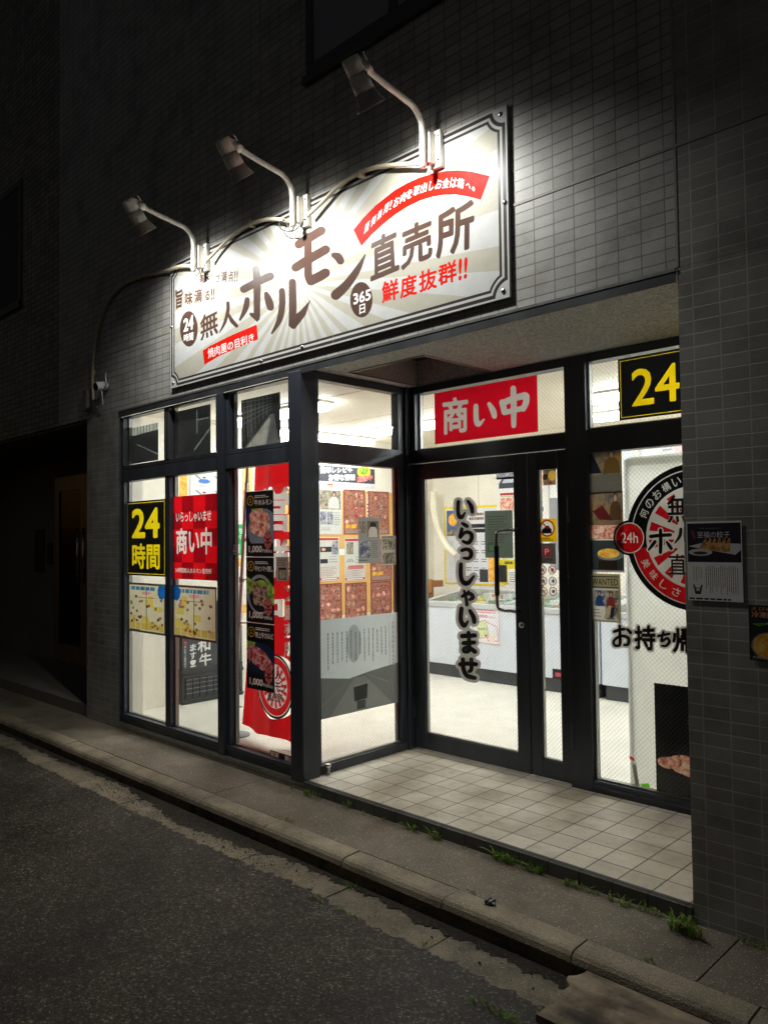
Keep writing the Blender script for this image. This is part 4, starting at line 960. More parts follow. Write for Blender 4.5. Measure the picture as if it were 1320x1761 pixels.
a = S.p(408, 400)[0]; b2 = S.p(728, 400)[0]; S.text_m('24', a, b2, z0+.20*h, z0+.79*h, film((222, 190, 14), .40), 'lettering', .02); S.text_m('時間', b2+.05, b2+.05+(b2-a)*1.25, z0+.18*h, z0+.8*h, film((222, 190, 14), .40), 'lettering', .02)
S.build('poster', 'black number poster partly hidden by the pier, in the upper right window', 'poster', GLS)

# vertical greeting on the door glass, black strokes on a grey outline
S = Sheet(1, .971); DG1, DBK = film((152, 146, 142), .46), film((26, 24, 24), .12)
strokes = []
def K(ox, oy, k, *ss): strokes.extend([[(ox+x/k, oy+y/k, w/k) for x, y, w in s] for s in ss])
K(720, 800, 7.333, [(497, 462, 40), (492, 560, 40), (505, 640, 44), (540, 655, 42), (578, 600, 16)], [(620, 455, 30), (660, 520, 46), (672, 590, 40)],
  [(548, 735, 30), (590, 760, 44), (606, 768, 40)], [(540, 805, 36), (520, 900, 42)], [(518, 912, 28), (590, 845, 34), (650, 860, 42), (665, 920, 46), (620, 980, 40), (555, 960, 28)],
  [(540, 1075, 36), (600, 1060, 38), (650, 1085, 46), (655, 1140, 44), (620, 1175, 36), (565, 1170, 24)],
  [(528, 1250, 42), (528, 1400, 46), (560, 1478, 52), (620, 1485, 50), (690, 1400, 20)],
  [(545, 1655, 32), (600, 1620, 38), (660, 1630, 44), (678, 1670, 44), (640, 1695, 30)], [(570, 1585, 24), (590, 1660, 32), (605, 1760, 36)], [(622, 1590, 24), (638, 1615, 24)])
K(690, 940, 4.125, [(425, 440, 26), (420, 520, 28), (445, 560, 28), (470, 530, 10)], [(485, 455, 22), (510, 500, 28), (516, 535, 24)],
  [(430, 635, 28), (520, 630, 26)], [(440, 685, 26), (515, 680, 24)], [(475, 610, 22), (480, 700, 26), (475, 740, 26), (445, 745, 20), (440, 725, 20), (475, 715, 24), (520, 745, 28)],
  [(415, 835, 26), (470, 830, 26), (528, 835, 26)], [(495, 800, 24), (495, 870, 24), (480, 885, 20)], [(435, 800, 26), (440, 870, 26), (465, 915, 28), (520, 932, 24)])
for s in strokes: S.stroke(s, DG1, 'outline', 5.6)
for s in strokes: S.stroke(s, DBK, 'lettering', .7)
S.build('door_lettering', 'vertical black greeting letters with grey outline on the door glass', 'window lettering')
S = Sheet(1, .971).view(720, 800, 7.333); S.rect_px(826, 578, 1188, 1172, film((104, 116, 104), .35)); (x0, z1), (x1, z0) = S.p(826, 578), S.p(1188, 1172); w, h = x1-x0, z1-z0; 
S.lines(x0+.12*w, x1-.15*w, z0+.3*h, z1-.1*h, 11, film((70, 82, 72), .3), 'lettering', .35, 4); S.rect_m(x0+.1*w, x0+.34*w, z0+.12*h, z0+.31*h, film((58, 96, 70), .35), 'picture'); S.rect_m(x0+.14*w, x0+.30*w, z0+.15*h, z0+.28*h, film((90, 120, 96), .35), 'picture')
S.build('notice', 'grey-green printed notice behind the long door handle', 'notice', GLS)
# stickers on the narrow light beside the door
V = (900, 790, 6.52); ys = .971
S = Sheet(1, ys).view(*V); S.rect_px(155, 668, 372, 926, film((226, 176, 10), .5)); (x0, z1), (x1, z0) = S.p(155, 668), S.p(372, 926); w, h = x1-x0, z1-z0; cx, cz = x0+.5*w, z1-.41*h; r = .39*w
S.ell_m(cx, cz, r, r, film((150, 22, 26), .45), 'mark', 32); S.ell_m(cx, cz, r*.82, r*.82, film((206, 200, 190), .5), 'mark', 32); S.poly_m([(cx-.7*r, cz-.1*r), (cx-.35*r, cz+.05*r), (cx-.25*r, cz+.3*r), (cx+.25*r, cz+.3*r), (cx+.35*r, cz+.05*r), (cx+.6*r, cz-.1*r), (cx+.6*r, cz-.6*r), (cx-.7*r, cz-.6*r)], FBLK, 'mark'); S.poly_m([(cx-.62*r, cz+.5*r), (cx-.5*r, cz+.62*r), (cx+.2*r, cz-.0*r), (cx+.1*r, cz-.1*r)], film((150, 22, 26), .45), 'mark')
S.lines(x0+.1*w, x1-.1*w, z0+.05*h, z0+.2*h, 2, FBLK, 'lettering', .6, 2)
S.build('sticker', 'yellow no camera sticker beside the door, topmost of the square stickers', 'sticker', GLS)
S = Sheet(1, ys).view(*V); S.rect_px(160, 942, 360, 1172, film((92, 84, 78), .3)); (x0, z1), (x1, z0) = S.p(160, 942), S.p(360, 1172); w, h = x1-x0, z1-z0
S.rect_m(x0+.28*w, x0+.70*w, z0+.36*h, z0+.80*h, film((150, 20, 34), .4), 'mark'); S.text_m('P', x0+.38*w, x0+.62*w, z0+.42*h, z0+.74*h, film((190, 170, 166), .4), 'mark', .01); S.text_m('PayPay', x0+.16*w, x0+.84*w, z0+.10*h, z0+.28*h, film((34, 30, 30), .3), 'lettering', .02)
S.build('sticker', 'dark grey square payment sticker with a red letter mark beside the door', 'sticker', GLS)
S = Sheet(1, ys).view(*V); RC = film((150, 40, 40), .45); ICO = [(190, 140, 110), (170, 60, 40), (120, 110, 100), (40, 90, 160), (206, 170, 50), (120, 60, 66)]
for k, (x, y) in enumerate(((210, 1240), (317, 1240), (218, 1365), (324, 1365), (222, 1480), (328, 1480))):
    S.ell(x, y, 44, 50, RC, 'mark'); S.ell(x, y, 36, 42, film((222, 216, 210), .6), 'mark'); S.ell(x+4, y, 16, 20, film(ICO[k], .45), 'mark')
    if k not in (3, 5): S.poly([(x-28, y-30), (x-22, y-36), (x+28, y+30), (x+22, y+36)], RC, 'mark')
S.build('sticker', 'six round red ringed rule marks in two columns on the narrow door light', 'sticker', GLS)
S = Sheet(1, ys).view(*V); S.rect_px(215, 120, 362, 284, food('dusk', 40, .5)); S.ell(320, 180, 45, 60, film((196, 160, 60), .5), 'picture'); S.ell(297, 262, 15, 15, film((150, 20, 30), .5), 'picture'); S.poly([(215, 170), (270, 165), (265, 225), (215, 235)], film((50, 44, 26), .4), 'picture')
S.build('sticker', 'small olive picture sticker at the top of the narrow door light', 'sticker', GLS)

# right window: picture sheets, WANTED sheet, round emblem, lettering
V = (1000, 760, 5.505)
def sheet_px(name, label, cat, c0, c1, paper, fn, v=yt, V=V, ax=1, group=GLS, **kw):
    S = Sheet(ax, v).view(*V); a, b_ = S.p(*c0), S.p(*c1); x0, x1, z0, z1 = a[0], b_[0], b_[1], a[1]
    S.rect_m(x0, x1, z0, z1, paper); fn(S, x0, z0, x1-x0, z1-z0)
    return S.build(name, label, cat, group, **kw)
def fig(S, x, z, w, h, coat, t=.4, part='picture'):
    """small printed figure: coat, head and dark hair"""
    S.poly_m([(x-.5*w, z), (x-.42*w, z+.5*h), (x-.2*w, z+.68*h), (x+.2*w, z+.68*h), (x+.42*w, z+.5*h), (x+.5*w, z)], film(coat, t), part); S.ell_m(x, z+.84*h, .2*w, .17*h, film((70, 48, 36), t), part, 16); S.ell_m(x, z+.80*h, .13*w, .12*h, film((170, 140, 120), t), part, 14)
def f1(S, x, z, w, h):
    S.rect_m(x+.02*w, x+.98*w, z+.42*h, z+.98*h, food('dusk', 14, .35), 'picture'); fig(S, x+.7*w, z+.44*h, .5*w, .52*h, (96, 72, 34), .35); S.poly_m([(x+.02*w, z+.9*h), (x+.12*w, z+.94*h), (x+.4*w, z+.46*h), (x+.02*w, z+.46*h)], film((26, 32, 40), .3), 'picture')
    S.lines(x+.05*w, x+.95*w, z+.06*h, z+.38*h, 5, film((96, 90, 80), .35), 'lettering', .3, 2)
sheet_px('picture_sheet', 'dim picture sheet with lines of print, top of the column in the right window', 'poster', (58, 80), (382, 478), film((98, 94, 84), .35), f1)
def f2(S, x, z, w, h):
    S.rect_m(x+.01*w, x+.99*w, z+.24*h, z+.99*h, food('dusk', 22, .4), 'picture'); fig(S, x+.78*w, z+.4*h, .36*w, .58*h, (84, 60, 40), .4); S.poly_m([(x+.1*w, z+.6*h), (x+.4*w, z+.72*h), (x+.7*w, z+.4*h), (x+.3*w, z+.42*h)], film((90, 30, 30), .4), 'picture'); S.rect_m(x+.01*w, x+.99*w, z+.02*h, z+.3*h, food('meat', 30, .45), 'picture')
sheet_px('picture_sheet', 'collage picture sheet with a red banner shape, second in the right window column', 'poster', (64, 482), (395, 922), film((140, 132, 118), .4), f2)
def f3(S, x, z, w, h):
    S.rect_m(x+.02*w, x+.98*w, z+.06*h, z+.98*h, film((56, 64, 66), .4), 'picture'); S.ell_m(x+.6*w, z+.52*h, .38*w, .16*h, film((120, 126, 124), .4), 'picture'); S.ell_m(x+.55*w, z+.58*h, .32*w, .15*h, food('orange', 30, .45), 'picture'); S.rect_m(x+.25*w, x+.8*w, z+.07*h, z+.36*h, film((46, 36, 26), .35), 'picture')
sheet_px('picture_sheet', 'picture sheet of an orange fried dish, third in the right window column', 'poster', (72, 928), (402, 1236), film((150, 146, 136), .4), f3)
def f4(S, x, z, w, h):
    S.rect_m(x+.06*w, x+.94*w, z+.93*h, z+.95*h, FBLK, 'lettering'); S.text_m('WANTED', x+.06*w, x+.92*w, z+.76*h, z+.90*h, film((44, 36, 28), .25), 'lettering', .015); S.rect_m(x+.06*w, x+.94*w, z+.71*h, z+.73*h, FBLK, 'lettering')
    S.rect_m(x+.08*w, x+.92*w, z+.04*h, z+.69*h, film((206, 200, 190), .5), 'picture'); S.rect_m(x+.12*w, x+.5*w, z+.32*h, z+.66*h, food('snapblue', 30, .45), 'picture'); fig(S, x+.30*w, z+.33*h, .26*w, .32*h, (40, 66, 110), .45)
    S.rect_m(x+.5*w, x+.92*w, z+.05*h, z+.66*h, food('snap', 26, .45), 'picture'); fig(S, x+.68*w, z+.3*h, .3*w, .34*h, (120, 50, 50), .45); S.poly_m([(x+.58*w, z+.34*h), (x+.7*w, z+.34*h), (x+.6*w, z+.1*h), (x+.42*w, z+.06*h)], film((176, 160, 124), .45), 'picture'); S.poly_m([(x+.68*w, z+.3*h), (x+.8*w, z+.3*h), (x+.74*w, z+.08*h), (x+.64*w, z+.08*h)], film((30, 36, 56), .4), 'picture'); S.lines(x+.1*w, x+.36*w, z+.08*h, z+.28*h, 3, film((110, 100, 90), .3), 'lettering', .3, 6)
sheet_px('wanted_sheet', 'old paper WANTED sheet with two photographs of a walking figure, right window', 'poster', (75, 1245), (372, 1715), film((150, 140, 108), .45), f4)

S = Sheet(1, .962); EB, EW, ER = film((20, 21, 24), .12), film((196, 192, 186), .5), film((176, 18, 24), .5)
ex, ez, er = -1.630, 1.389, .373
bx, bz = U(1081.5, 925, 1, .962).x, U(1081.5, 925, 1, .962).z
S.ell_m(ex, ez, er, er, EB, 'ring', 72); S.ell_m(bx, bz, .094, .094, EB, 'ring', 40)
S.ell_m(ex, ez, er*.925, er*.925, EW, 'ring', 72); S.ell_m(ex, ez, er*.91, er*.91, EB, 'ring', 72)
low = [(ex+er*.91*math.cos(a), ez+er*.91*math.sin(a)) for a in [math.pi*(1.06+.88*i/40) for i in range(41)]]+[(ex+er*.70*math.cos(a), ez+er*.70*math.sin(a)) for a in [math.pi*(1.94-.88*i/40) for i in range(41)]]
for i in range(40): S.poly_m([low[i], low[i+1], low[80-i], low[81-i]], ER, 'ring')
S.ell_m(ex, ez, er*.70, er*.70, EW, 'rays', 60)
for i in range(16):
    a0 = 2*math.pi*(i+.12)/16; a1 = a0+2*math.pi/32; S.poly_m([(ex+er*.3*math.cos(a0+.05), ez+er*.3*math.sin(a0+.05)), (ex+er*.66*math.cos(a0), ez+er*.66*math.sin(a0)), (ex+er*.66*math.cos(a1), ez+er*.66*math.sin(a1)), (ex+er*.3*math.cos(a1-.05), ez+er*.3*math.sin(a1-.05))], ER, 'rays')
S.ell_m(bx, bz, .083, .083, EW, 'badge', 40); S.ell_m(bx, bz, .077, .077, ER, 'badge', 40); S.text_m('24h', bx-.048, bx+.048, bz-.028, bz+.030, film((214, 206, 200), .5), 'lettering', .012)
def ringtext(body, r, a0, a1, h, up, m):
    for i, ch in enumerate(body):
        a = a0+(a1-a0)*i/(len(body)-1); c, s_ = math.cos(a), math.sin(a); k = 1 if up else -1
        px, pz = ex+r*c, ez+r*s_; ox, oz = c*h/2*k, s_*h/2*k; tx, tz = s_*h/2*k, -c*h/2*k
        S.text_q(ch, [(px-tx+ox, pz-tz+oz), (px+tx+ox, pz+tz+oz), (px+tx-ox, pz+tz-oz), (px-tx-ox, pz-tz-oz)], m, 'lettering', .01)
ringtext('何のお構いもできませんが', er*.80, R(155), R(25), .045, True, EW); ringtext('美味しさ保証致します', er*.80, R(207), R(333), .043, False, EW)
for grow, m, pt in ((.05, EW, 'outline'), (.022, EB, 'lettering')):
    S.text_m('無人', ex-.145, ex+.145, ez+.075, ez+.215, m, pt, grow); S.text_m('直売所', ex-.145, ex+.165, ez-.195, ez-.085, m, pt, grow)
S.view(1000, 760, 5.505); HO = [[(650, 895, 34), (740, 885, 34), (835, 880, 34)], [(742, 835, 32), (745, 940, 34), (742, 1045, 34)], [(690, 945, 34), (660, 985, 32), (632, 1020, 22)], [(800, 945, 20), (825, 980, 34), (845, 1010, 30)], [(935, 825, 30), (925, 890, 32), (880, 955, 16)], [(975, 800, 30), (985, 950, 32), (1040, 900, 12)], [(1075, 830, 30), (1180, 815, 30)], [(1065, 890, 30), (1190, 875, 30)], [(1120, 830, 30), (1120, 940, 34), (1190, 945, 30)]]
for s in HO: S.stroke(s, EW, 'outline', 12)
for s in HO: S.stroke(s, EB, 'lettering')
S.build('round_emblem', 'large round black and red rayed emblem on the right window', 'emblem')
S = Sheet(1, .9635).view(1030, 1060, 5.335); ks = [[(135, 140, 26), (190, 122, 26), (228, 118, 24)], [(185, 88, 24), (188, 180, 26), (185, 260, 26), (140, 265, 22), (135, 220, 22), (200, 180, 24), (265, 200, 28), (262, 255, 26), (225, 262, 18)], [(255, 118, 22), (285, 150, 28)], [(540, 180, 24), (640, 160, 22)], [(585, 145, 22), (570, 225, 24), (620, 200, 22), (640, 235, 28), (610, 270, 22), (570, 268, 14)]]
q1 = ((318, 88), (515, 78), (512, 318), (322, 300)); q2 = ((665, 110), (880, 95), (880, 340), (668, 330)); 
for grow, bd, m, pt in ((18, .10, film((190, 184, 180), .5), 'outline'), (1.4, .055, DBK, 'lettering')):
    for s in ks: S.stroke(s, m, pt, grow)
    e = 18 if grow > 5 else 0
    for ch, q in (('持', q1), ('帰', q2)): S.text(ch, (q[0][0]-e, q[0][1]-e), (q[1][0]+e, q[1][1]-e), (q[2][0]+e, q[2][1]+e), (q[3][0]-e, q[3][1]+e), m, pt, bd)
S.build('window_lettering', 'horizontal black letters with grey outline under the round emblem', 'window lettering')

# side window: two article sheets and the grey bridge film (plane x = -3.581)
V = (540, 780, 8.006); FPAP = film((150, 152, 148), .5)
def g1(S, x, z, w, h):
    S.rect_m(x+.04*w, x+.36*w, z+.65*h, z+.91*h, food('snap', 40, .5), 'picture'); S.rect_m(x+.4*w, x+.94*w, z+.55*h, z+.92*h, food('dusk', 24, .5), 'picture'); fig(S, x+.67*w, z+.56*h, .44*w, .34*h, (196, 190, 184), .5); S.poly_m([(x+.52*w, z+.79*h), (x+.55*w, z+.88*h), (x+.8*w, z+.88*h), (x+.84*w, z+.79*h)], film((40, 46, 56), .4), 'picture')
    S.rect_m(x+.04*w, x+.54*w, z+.12*h, z+.5*h, food('snapblue', 30, .5), 'picture'); S.lines(x+.6*w, x+.95*w, z+.1*h, z+.5*h, 9, film((96, 96, 94), .3), 'lettering', .35, 3); S.lines(x+.04*w, x+.5*w, z+.03*h, z+.09*h, 1, film((96, 96, 94), .3), 'lettering', .4, 5)
sheet_px('article_sheet', 'grey article sheet with a capped figure, stuck on the side window', 'notice', (605, 875), (912, 1500), FPAP, g1, v=-3.581, V=V, ax=0)
def g2(S, x, z, w, h):
    S.rect_m(x+.06*w, x+.94*w, z+.52*h, z+.9*h, food('snap', 34, .5), 'picture'); S.rect_m(x+.06*w, x+.94*w, z+.05*h, z+.42*h, food('snap', 22, .45), 'picture'); S.lines(x+.05*w, x+.9*w, z+.92*h, z+.98*h, 1, FBLK, 'lettering', .6, 4)
sheet_px('article_sheet', 'small grey sheet with two forest photographs at the side window edge', 'notice', (924, 1130), (1128, 1530), film((170, 172, 168), .5), g2, v=-3.581, V=V, ax=0)
S = Sheet(0, -3.5805); a0, a1, b0, b1 = .152, .842, .320, .912; w, h = a1-a0, b1-b0
m1, m2, m3 = film((206, 218, 220), .62), film((112, 117, 115), .48), film((132, 136, 133), .5); X = lambda u: a0+u*w; Zz = lambda v: b0+v*h
S.rect_m(a0, a1, b0, b1, m1); PT = 'bridge_picture'
S.poly_m([(X(0), Zz(.42)), (X(.36), Zz(.36)), (X(.62), Zz(.40)), (X(1), Zz(.44)), (X(1), Zz(0)), (X(0), Zz(0))], m2, PT)
S.poly_m([(X(.42), Zz(.36)), (X(.56), Zz(.36)), (X(.92), Zz(0)), (X(.12), Zz(0))], m3, PT)
for i in range(9):
    t = i/8; S.poly_m([(X(.40-.36*t), Zz(.36-.24*t)), (X(.405-.355*t), Zz(.36-.24*t)), (X(.40-.34*t), Zz(.24-.24*t)), (X(.395-.345*t), Zz(.24-.24*t))], film((120, 124, 120), .35), PT); S.poly_m([(X(.58+.28*t), Zz(.36-.12*t)), (X(.585+.28*t), Zz(.36-.12*t)), (X(.585+.28*t), Zz(.24-.12*t)), (X(.58+.28*t), Zz(.24-.12*t))], film((120, 124, 120), .35), PT)
S.poly_m([(X(.40), Zz(.37)), (X(.41), Zz(.38)), (X(.02), Zz(.13)), (X(0), Zz(.10))], film((130, 134, 130), .35), PT); S.poly_m([(X(.58), Zz(.38)), (X(.58), Zz(.37)), (X(.86), Zz(.24)), (X(.86), Zz(.26))], film((130, 134, 130), .35), PT)
S.poly_m([(X(.40), Zz(.285)), (X(.60), Zz(.30)), (X(.60), Zz(.27)), (X(.40), Zz(.26))], film((140, 144, 140), .4), PT); S.poly_m([(X(.41), Zz(.26)), (X(.59), Zz(.275)), (X(.58), Zz(.12)), (X(.42), Zz(.11))], film((52, 54, 53), .3), PT); S.rect_m(X(.45), X(.56), Zz(.02), Zz(.11), film((80, 82, 80), .3), PT)
S.ell_m(X(.42), Zz(.72), .09*w, .2*h, film((168, 180, 182), .55), PT)
S.rect_m(X(.88), X(.885), Zz(.3), Zz(.9), m2, PT)
S.lines(X(.08), X(.86), Zz(.46), Zz(.86), 14, film((96, 102, 104), .4), 'lettering', .2, 9, True); S.lines(X(.9), X(.96), Zz(.3), Zz(.9), 1, film((180, 184, 184), .4), 'lettering', .5, 3, True)
S.build('window_film', 'large grey see-through film printed with a bridge and vertical text, side window', 'window film')

# papers on the tiled pier, lit only by the street
V = (1170, 880, 6.287); PG = 'paper posters on the right pier'
def p1(S, x, z, w, h):
    S.rect_m(x+.015*w, x+.985*w, z+.485*h, z+.975*h, ink((30, 32, 44)), 'dish_picture'); P = 'dish_picture'
    S.poly_m([(x+.03*w, z+.685*h), (x+.30*w, z+.73*h), (x+.98*w, z+.715*h), (x+.98*w, z+.64*h), (x+.88*w, z+.58*h)], ink((206, 204, 200)), P)
    for i in range(6):
        c = x+w*(.29+.085*i); S.poly_m([(c-.06*w, z+.66*h-.006*i*h), (c+.06*w, z+.79*h), (c+.085*w, z+.77*h), (c+.07*w, z+.64*h-.004*i*h), (c-.01*w, z+.632*h-.005*i*h)], food('gyoza', 60), P)
    S.ell_m(x+.25*w, z+.61*h, .22*w, .045*h, ink((200, 198, 194)), P); S.ell_m(x+.25*w, z+.60*h, .13*w, .02*h, ink((70, 52, 40)), P)
    S.text_m('至福の餃子', x+.20*w, x+.79*w, z+.79*h, z+.87*h, ink((216, 212, 204)), 'lettering', .0); S.poly_m([(x+.09*w, z+.885*h), (x+.135*w, z+.885*h), (x+.165*w, z+.785*h), (x+.125*w, z+.785*h)], ink((150, 50, 54)), P); S.lines(x+.25*w, x+.78*w, z+.90*h, z+.92*h, 1, ink((90, 90, 96)), 'lettering', .6, 2)
    S.lines(x+.33*w, x+.93*w, z+.06*h, z+.44*h, 16, ink((110, 106, 102)), 'lettering', .35, 5, True); S.lines(x+.1*w, x+.28*w, z+.22*h, z+.43*h, 4, ink((120, 116, 112)), 'lettering', .3, 6, True)
    S.poly_m([(x+.1*w, z+.2*h), (x+.13*w, z+.2*h), (x+.16*w, z+.12*h), (x+.22*w, z+.12*h), (x+.25*w, z+.2*h), (x+.28*w, z+.2*h), (x+.24*w, z+.08*h), (x+.14*w, z+.08*h)], ink((44, 46, 58)), 'mark'); S.text_m('餃子', x+.13*w, x+.25*w, z+.125*h, z+.17*h, ink((44, 46, 58)), 'mark', .03)
    S.lines(x+.03*w, x+.9*w, z+.012*h, z+.036*h, 1, ink((34, 34, 36)), 'lettering', .9, 11)
sheet_px('poster', 'white and navy dumpling poster taped on the tiled pier', 'poster', (57, 108), (676, 982), ink((234, 230, 222)), p1, v=-.0045, V=V, group=PG)
def p2(S, x, z, w, h):
    S.text_m('えびめん', x+.08*w, x+.86*w, z+.90*h, z+.97*h, ink((196, 120, 96)), 'lettering', .04); S.text_m('冷凍餃子', x+.08*w, x+.92*w, z+.775*h, z+.885*h, ink((214, 140, 110)), 'lettering', .05)
    S.ell_m(x+.55*w, z+.27*h, .5*w, .25*h, ink((120, 126, 124)), 'dish_picture', 40); S.ell_m(x+.55*w, z+.27*h, .46*w, .23*h, food('orange', 34), 'dish_picture', 40); S.poly_m([(x+.1*w, z+.66*h), (x+.3*w, z+.62*h), (x+.7*w, z+.7*h), (x+.4*w, z+.69*h)], food('greens', 30), 'dish_picture')
    S.text_m('大判サイズ', x+.08*w, x+.7*w, z+.03*h, z+.09*h, ink((206, 190, 170)), 'lettering', .02)
sheet_px('poster', 'dark poster of a round orange dish at the right end of the pier', 'poster', (728, 1006), (1140, 1640), ink((34, 38, 36)), p2, v=-.0045, V=V, group=PG)
# ------------------------------------------------------------------ inside the shop
WS = -6.0145; WG = 'posters on the left wall inside the shop'
IW, IBK, IRD, IOR, IGY = ink((226, 226, 224)), ink((34, 34, 38)), ink((176, 34, 40)), ink((214, 168, 96)), ink((130, 130, 134))
VS = (540, 780, 8.006)
def b1(S, x, z, w, h):
    zb = z+.22*h; S.rect_m(x, x+w, zb, z+h, ink((64, 66, 72))); L = 'lettering'
    S.text('簡単レシピや', (84, 175), (525, 200), (525, 262), (84, 275), IW, L, .05); S.text('お得な情報', (200, 280), (565, 285), (565, 370), (200, 380), IW, L, .05)
    S.ell(685, 255, 92, 80, ink((226, 190, 70)), 'dish_picture'); S.ell(680, 240, 62, 52, food('greens', 30), 'dish_picture')
    for g_, m in ((.09, IW), (.035, ink((206, 40, 44)))): S.text('配信中', (590, 318), (805, 282), (805, 372), (590, 405), m, L, g_)
    S.rect_m(x+.45*w, x+.45*w+.08, z+.02*h, z+.12*h, ink((206, 90, 60)), 'mark')
sheet_px('banner', 'dark grey recipe banner with fat white lettering, high on the left wall', 'banner', (-420, 120), (835, 478), ink((214, 210, 226)), b1, v=WS, V=VS, ax=0, group=WG)
sheet_px('backing_sheet', 'yellow-orange backing paper behind the wall posters', 'paper', (-420, 470), (1092, 2150), IOR, lambda S, x, z, w, h: (S.rect_m(x+.02*w, x+.96*w, z+.48*h, z+.53*h, ink((236, 232, 226))), S.rect_m(x+.26*w, x+.285*w, z+.02*h, z+.98*h, IW), S.rect_m(x+.74*w, x+.765*w, z+.45*h, z+.98*h, IW), [S.rect_m(x+.742*w, x+.763*w, z+(.74+.03*i)*h, z+(.748+.03*i)*h, IBK, 'check') for i in range(6)]), v=-6.0175, V=VS, ax=0, group=WG)
def d1(seed):
    def fn(S, x, z, w, h):
        S.rect_m(x+.03*w, x+.95*w, z+.55*h, z+.97*h, food('snap', 16), 'picture'); fig(S, x+.65*w, z+.57*h, .5*w, .38*h, (190, 190, 184), 0.0); S.rect_m(x+.04*w, x+.3*w, z+.22*h, z+.5*h, food('snapblue', 30), 'picture'); S.rect_m(x+.34*w, x+.6*w, z+.22*h, z+.5*h, food('snapblue', 26), 'picture'); S.lines(x+.64*w, x+.95*w, z+.2*h, z+.5*h, 6, IGY, 'lettering', .35, seed); S.lines(x+.1*w, x+.5*w, z+.08*h, z+.16*h, 2, IGY, 'lettering', .4, seed)
    return fn
def d2(seed):
    def fn(S, x, z, w, h):
        S.rect_m(x+.03*w, x+.93*w, z+.93*h, z+.98*h, IRD, 'heading'); S.rect_m(x+.03*w, x+.96*w, z+.02*h, z+.07*h, IRD, 'heading'); S.rect_m(x+.1*w, x+.88*w, z+.032*h, z+.058*h, IW, 'heading')
        if seed % 2: S.rect_m(x+.06*w, x+.62*w, z+.66*h, z+.78*h, IBK, 'picture'); S.ell_m(x+.22*w, z+.72*h, .1*w, .04*h, food('meat', 40), 'picture'); S.rect_m(x+.64*w, x+.94*w, z+.6*h, z+.91*h, food('snapblue', 24), 'picture'); S.rect_m(x+.06*w, x+.42*w, z+.4*h, z+.5*h, IBK, 'picture')
        else: S.rect_m(x+.1*w, x+.42*w, z+.62*h, z+.9*h, food('snap', 30), 'picture'); S.rect_m(x+.16*w, x+.9*w, z+.28*h, z+.36*h, ink((190, 90, 90)), 'heading'); [S.rect_m(x+(.12+.065*i)*w, x+(.165+.065*i)*w, z+(.44+.04*(i % 2))*h, z+(.475+.04*(i % 2))*h, IBK, 'check') for i in range(5)]
        S.lines(x+.06*w, x+.9*w, z+.1*h, z+.33*h, 6, ink((170, 130, 130)), 'lettering', .35, seed); S.lines(x+.5*w, x+.95*w, z+.4*h, z+.58*h, 3, IGY, 'lettering', .3, seed+3)
    return fn
def d3(seed):
    rg3 = random.Random(seed)
    def fn(S, x, z, w, h):
        S.rect_m(x+.04*w, x+.96*w, z+.02*h, z+.98*h, food('menu', 26), 'dish_picture')
        for i in range(4):
            for k in range(5): S.ell_m(x+(.16+.22*i+rg3.uniform(-.03, .03))*w, z+(.28+.145*k+rg3.uniform(-.02, .02))*h, rg3.uniform(.05, .10)*w, rg3.uniform(.03, .06)*h, food(rg3.choice(('menu', 'marble', 'menu', 'tripe', 'meat')), rg3.choice((24, 40))), 'dish_picture', 12)
        if seed < 20: S.text_m('新鮮', x+.08*w, x+.6*w, z+.13*h, z+.23*h, ink((230, 180, 50)), 'lettering', .05); S.rect_m(x+.06*w, x+.94*w, z+.02*h, z+.11*h, ink((150, 120, 116)), 'lettering')
    return fn
DOC = ink((196, 196, 190)); RDP = ink((112, 26, 28))
for nm, lab, c0, c1, pap, fn in (
    ('wall_poster', 'grey document sheet with a photograph of a white-coated figure, top left beside the post', (66, 480), (386, 1112), DOC, d1(3)),
    ('wall_poster', 'dark red menu poster under the banner, left one of the upper pair', (404, 492), (706, 1112), RDP, d3(11)),
    ('wall_poster', 'dark red menu poster under the banner, right one of the upper pair', (738, 516), (1034, 1112), RDP, d3(14)),
    ('wall_poster', 'white sheet with red bars and a black picture block, below the grey document', (66, 1152), (352, 1742), DOC, d2(3)),
    ('wall_poster', 'white sheet with red bars and a black check pattern, partly behind the article sheet', (416, 1164), (708, 1742), DOC, d2(4)),
    ('wall_poster', 'red poster with yellow kanji, behind the forest photograph sheet', (770, 1180), (1072, 1742), RDP, d3(17)),
    ('wall_poster', 'red food grid poster of the bottom row, nearest the corner post', (66, 1800), (386, 2420), RDP, d3(21)),
    ('wall_poster', 'red food grid poster, middle of the bottom row', (425, 1790), (728, 2400), RDP, d3(22)),
    ('wall_poster', 'red food grid poster of the bottom row, nearest the door', (776, 1770), (1070, 2390), RDP, d3(23))):
    sheet_px(nm, lab, 'poster', c0, c1, pap, fn, v=WS, V=VS, ax=0, group=WG)
VL = (190, 780, 6.6)
BLU = ink((70, 120, 200))
def bowls(S, x, z, w, h):
    for i in range(2):
        for k in range(3):
            cx, cz = x+(.3+.42*i)*w, z+(.12+.34*k)*h; S.ell_m(cx, cz, .14*w, .06*h, ink((200, 206, 214)), 'picture'); S.ell_m(cx, cz+.012*h, .125*w, .05*h, BLU, 'picture'); S.poly_m([(cx-.2*w, cz+.13*h), (cx-.17*w, cz+.15*h), (cx-.05*w, cz+.05*h), (cx-.08*w, cz+.04*h)], IGY, 'picture'); S.lines(cx-.1*w, cx+.1*w, cz-.12*h, cz-.08*h, 2, IGY, 'lettering', .3, i+k); S.rect_m(cx-.03*w, cx+.03*w, cz+.08*h, cz+.11*h, IBK, 'lettering')
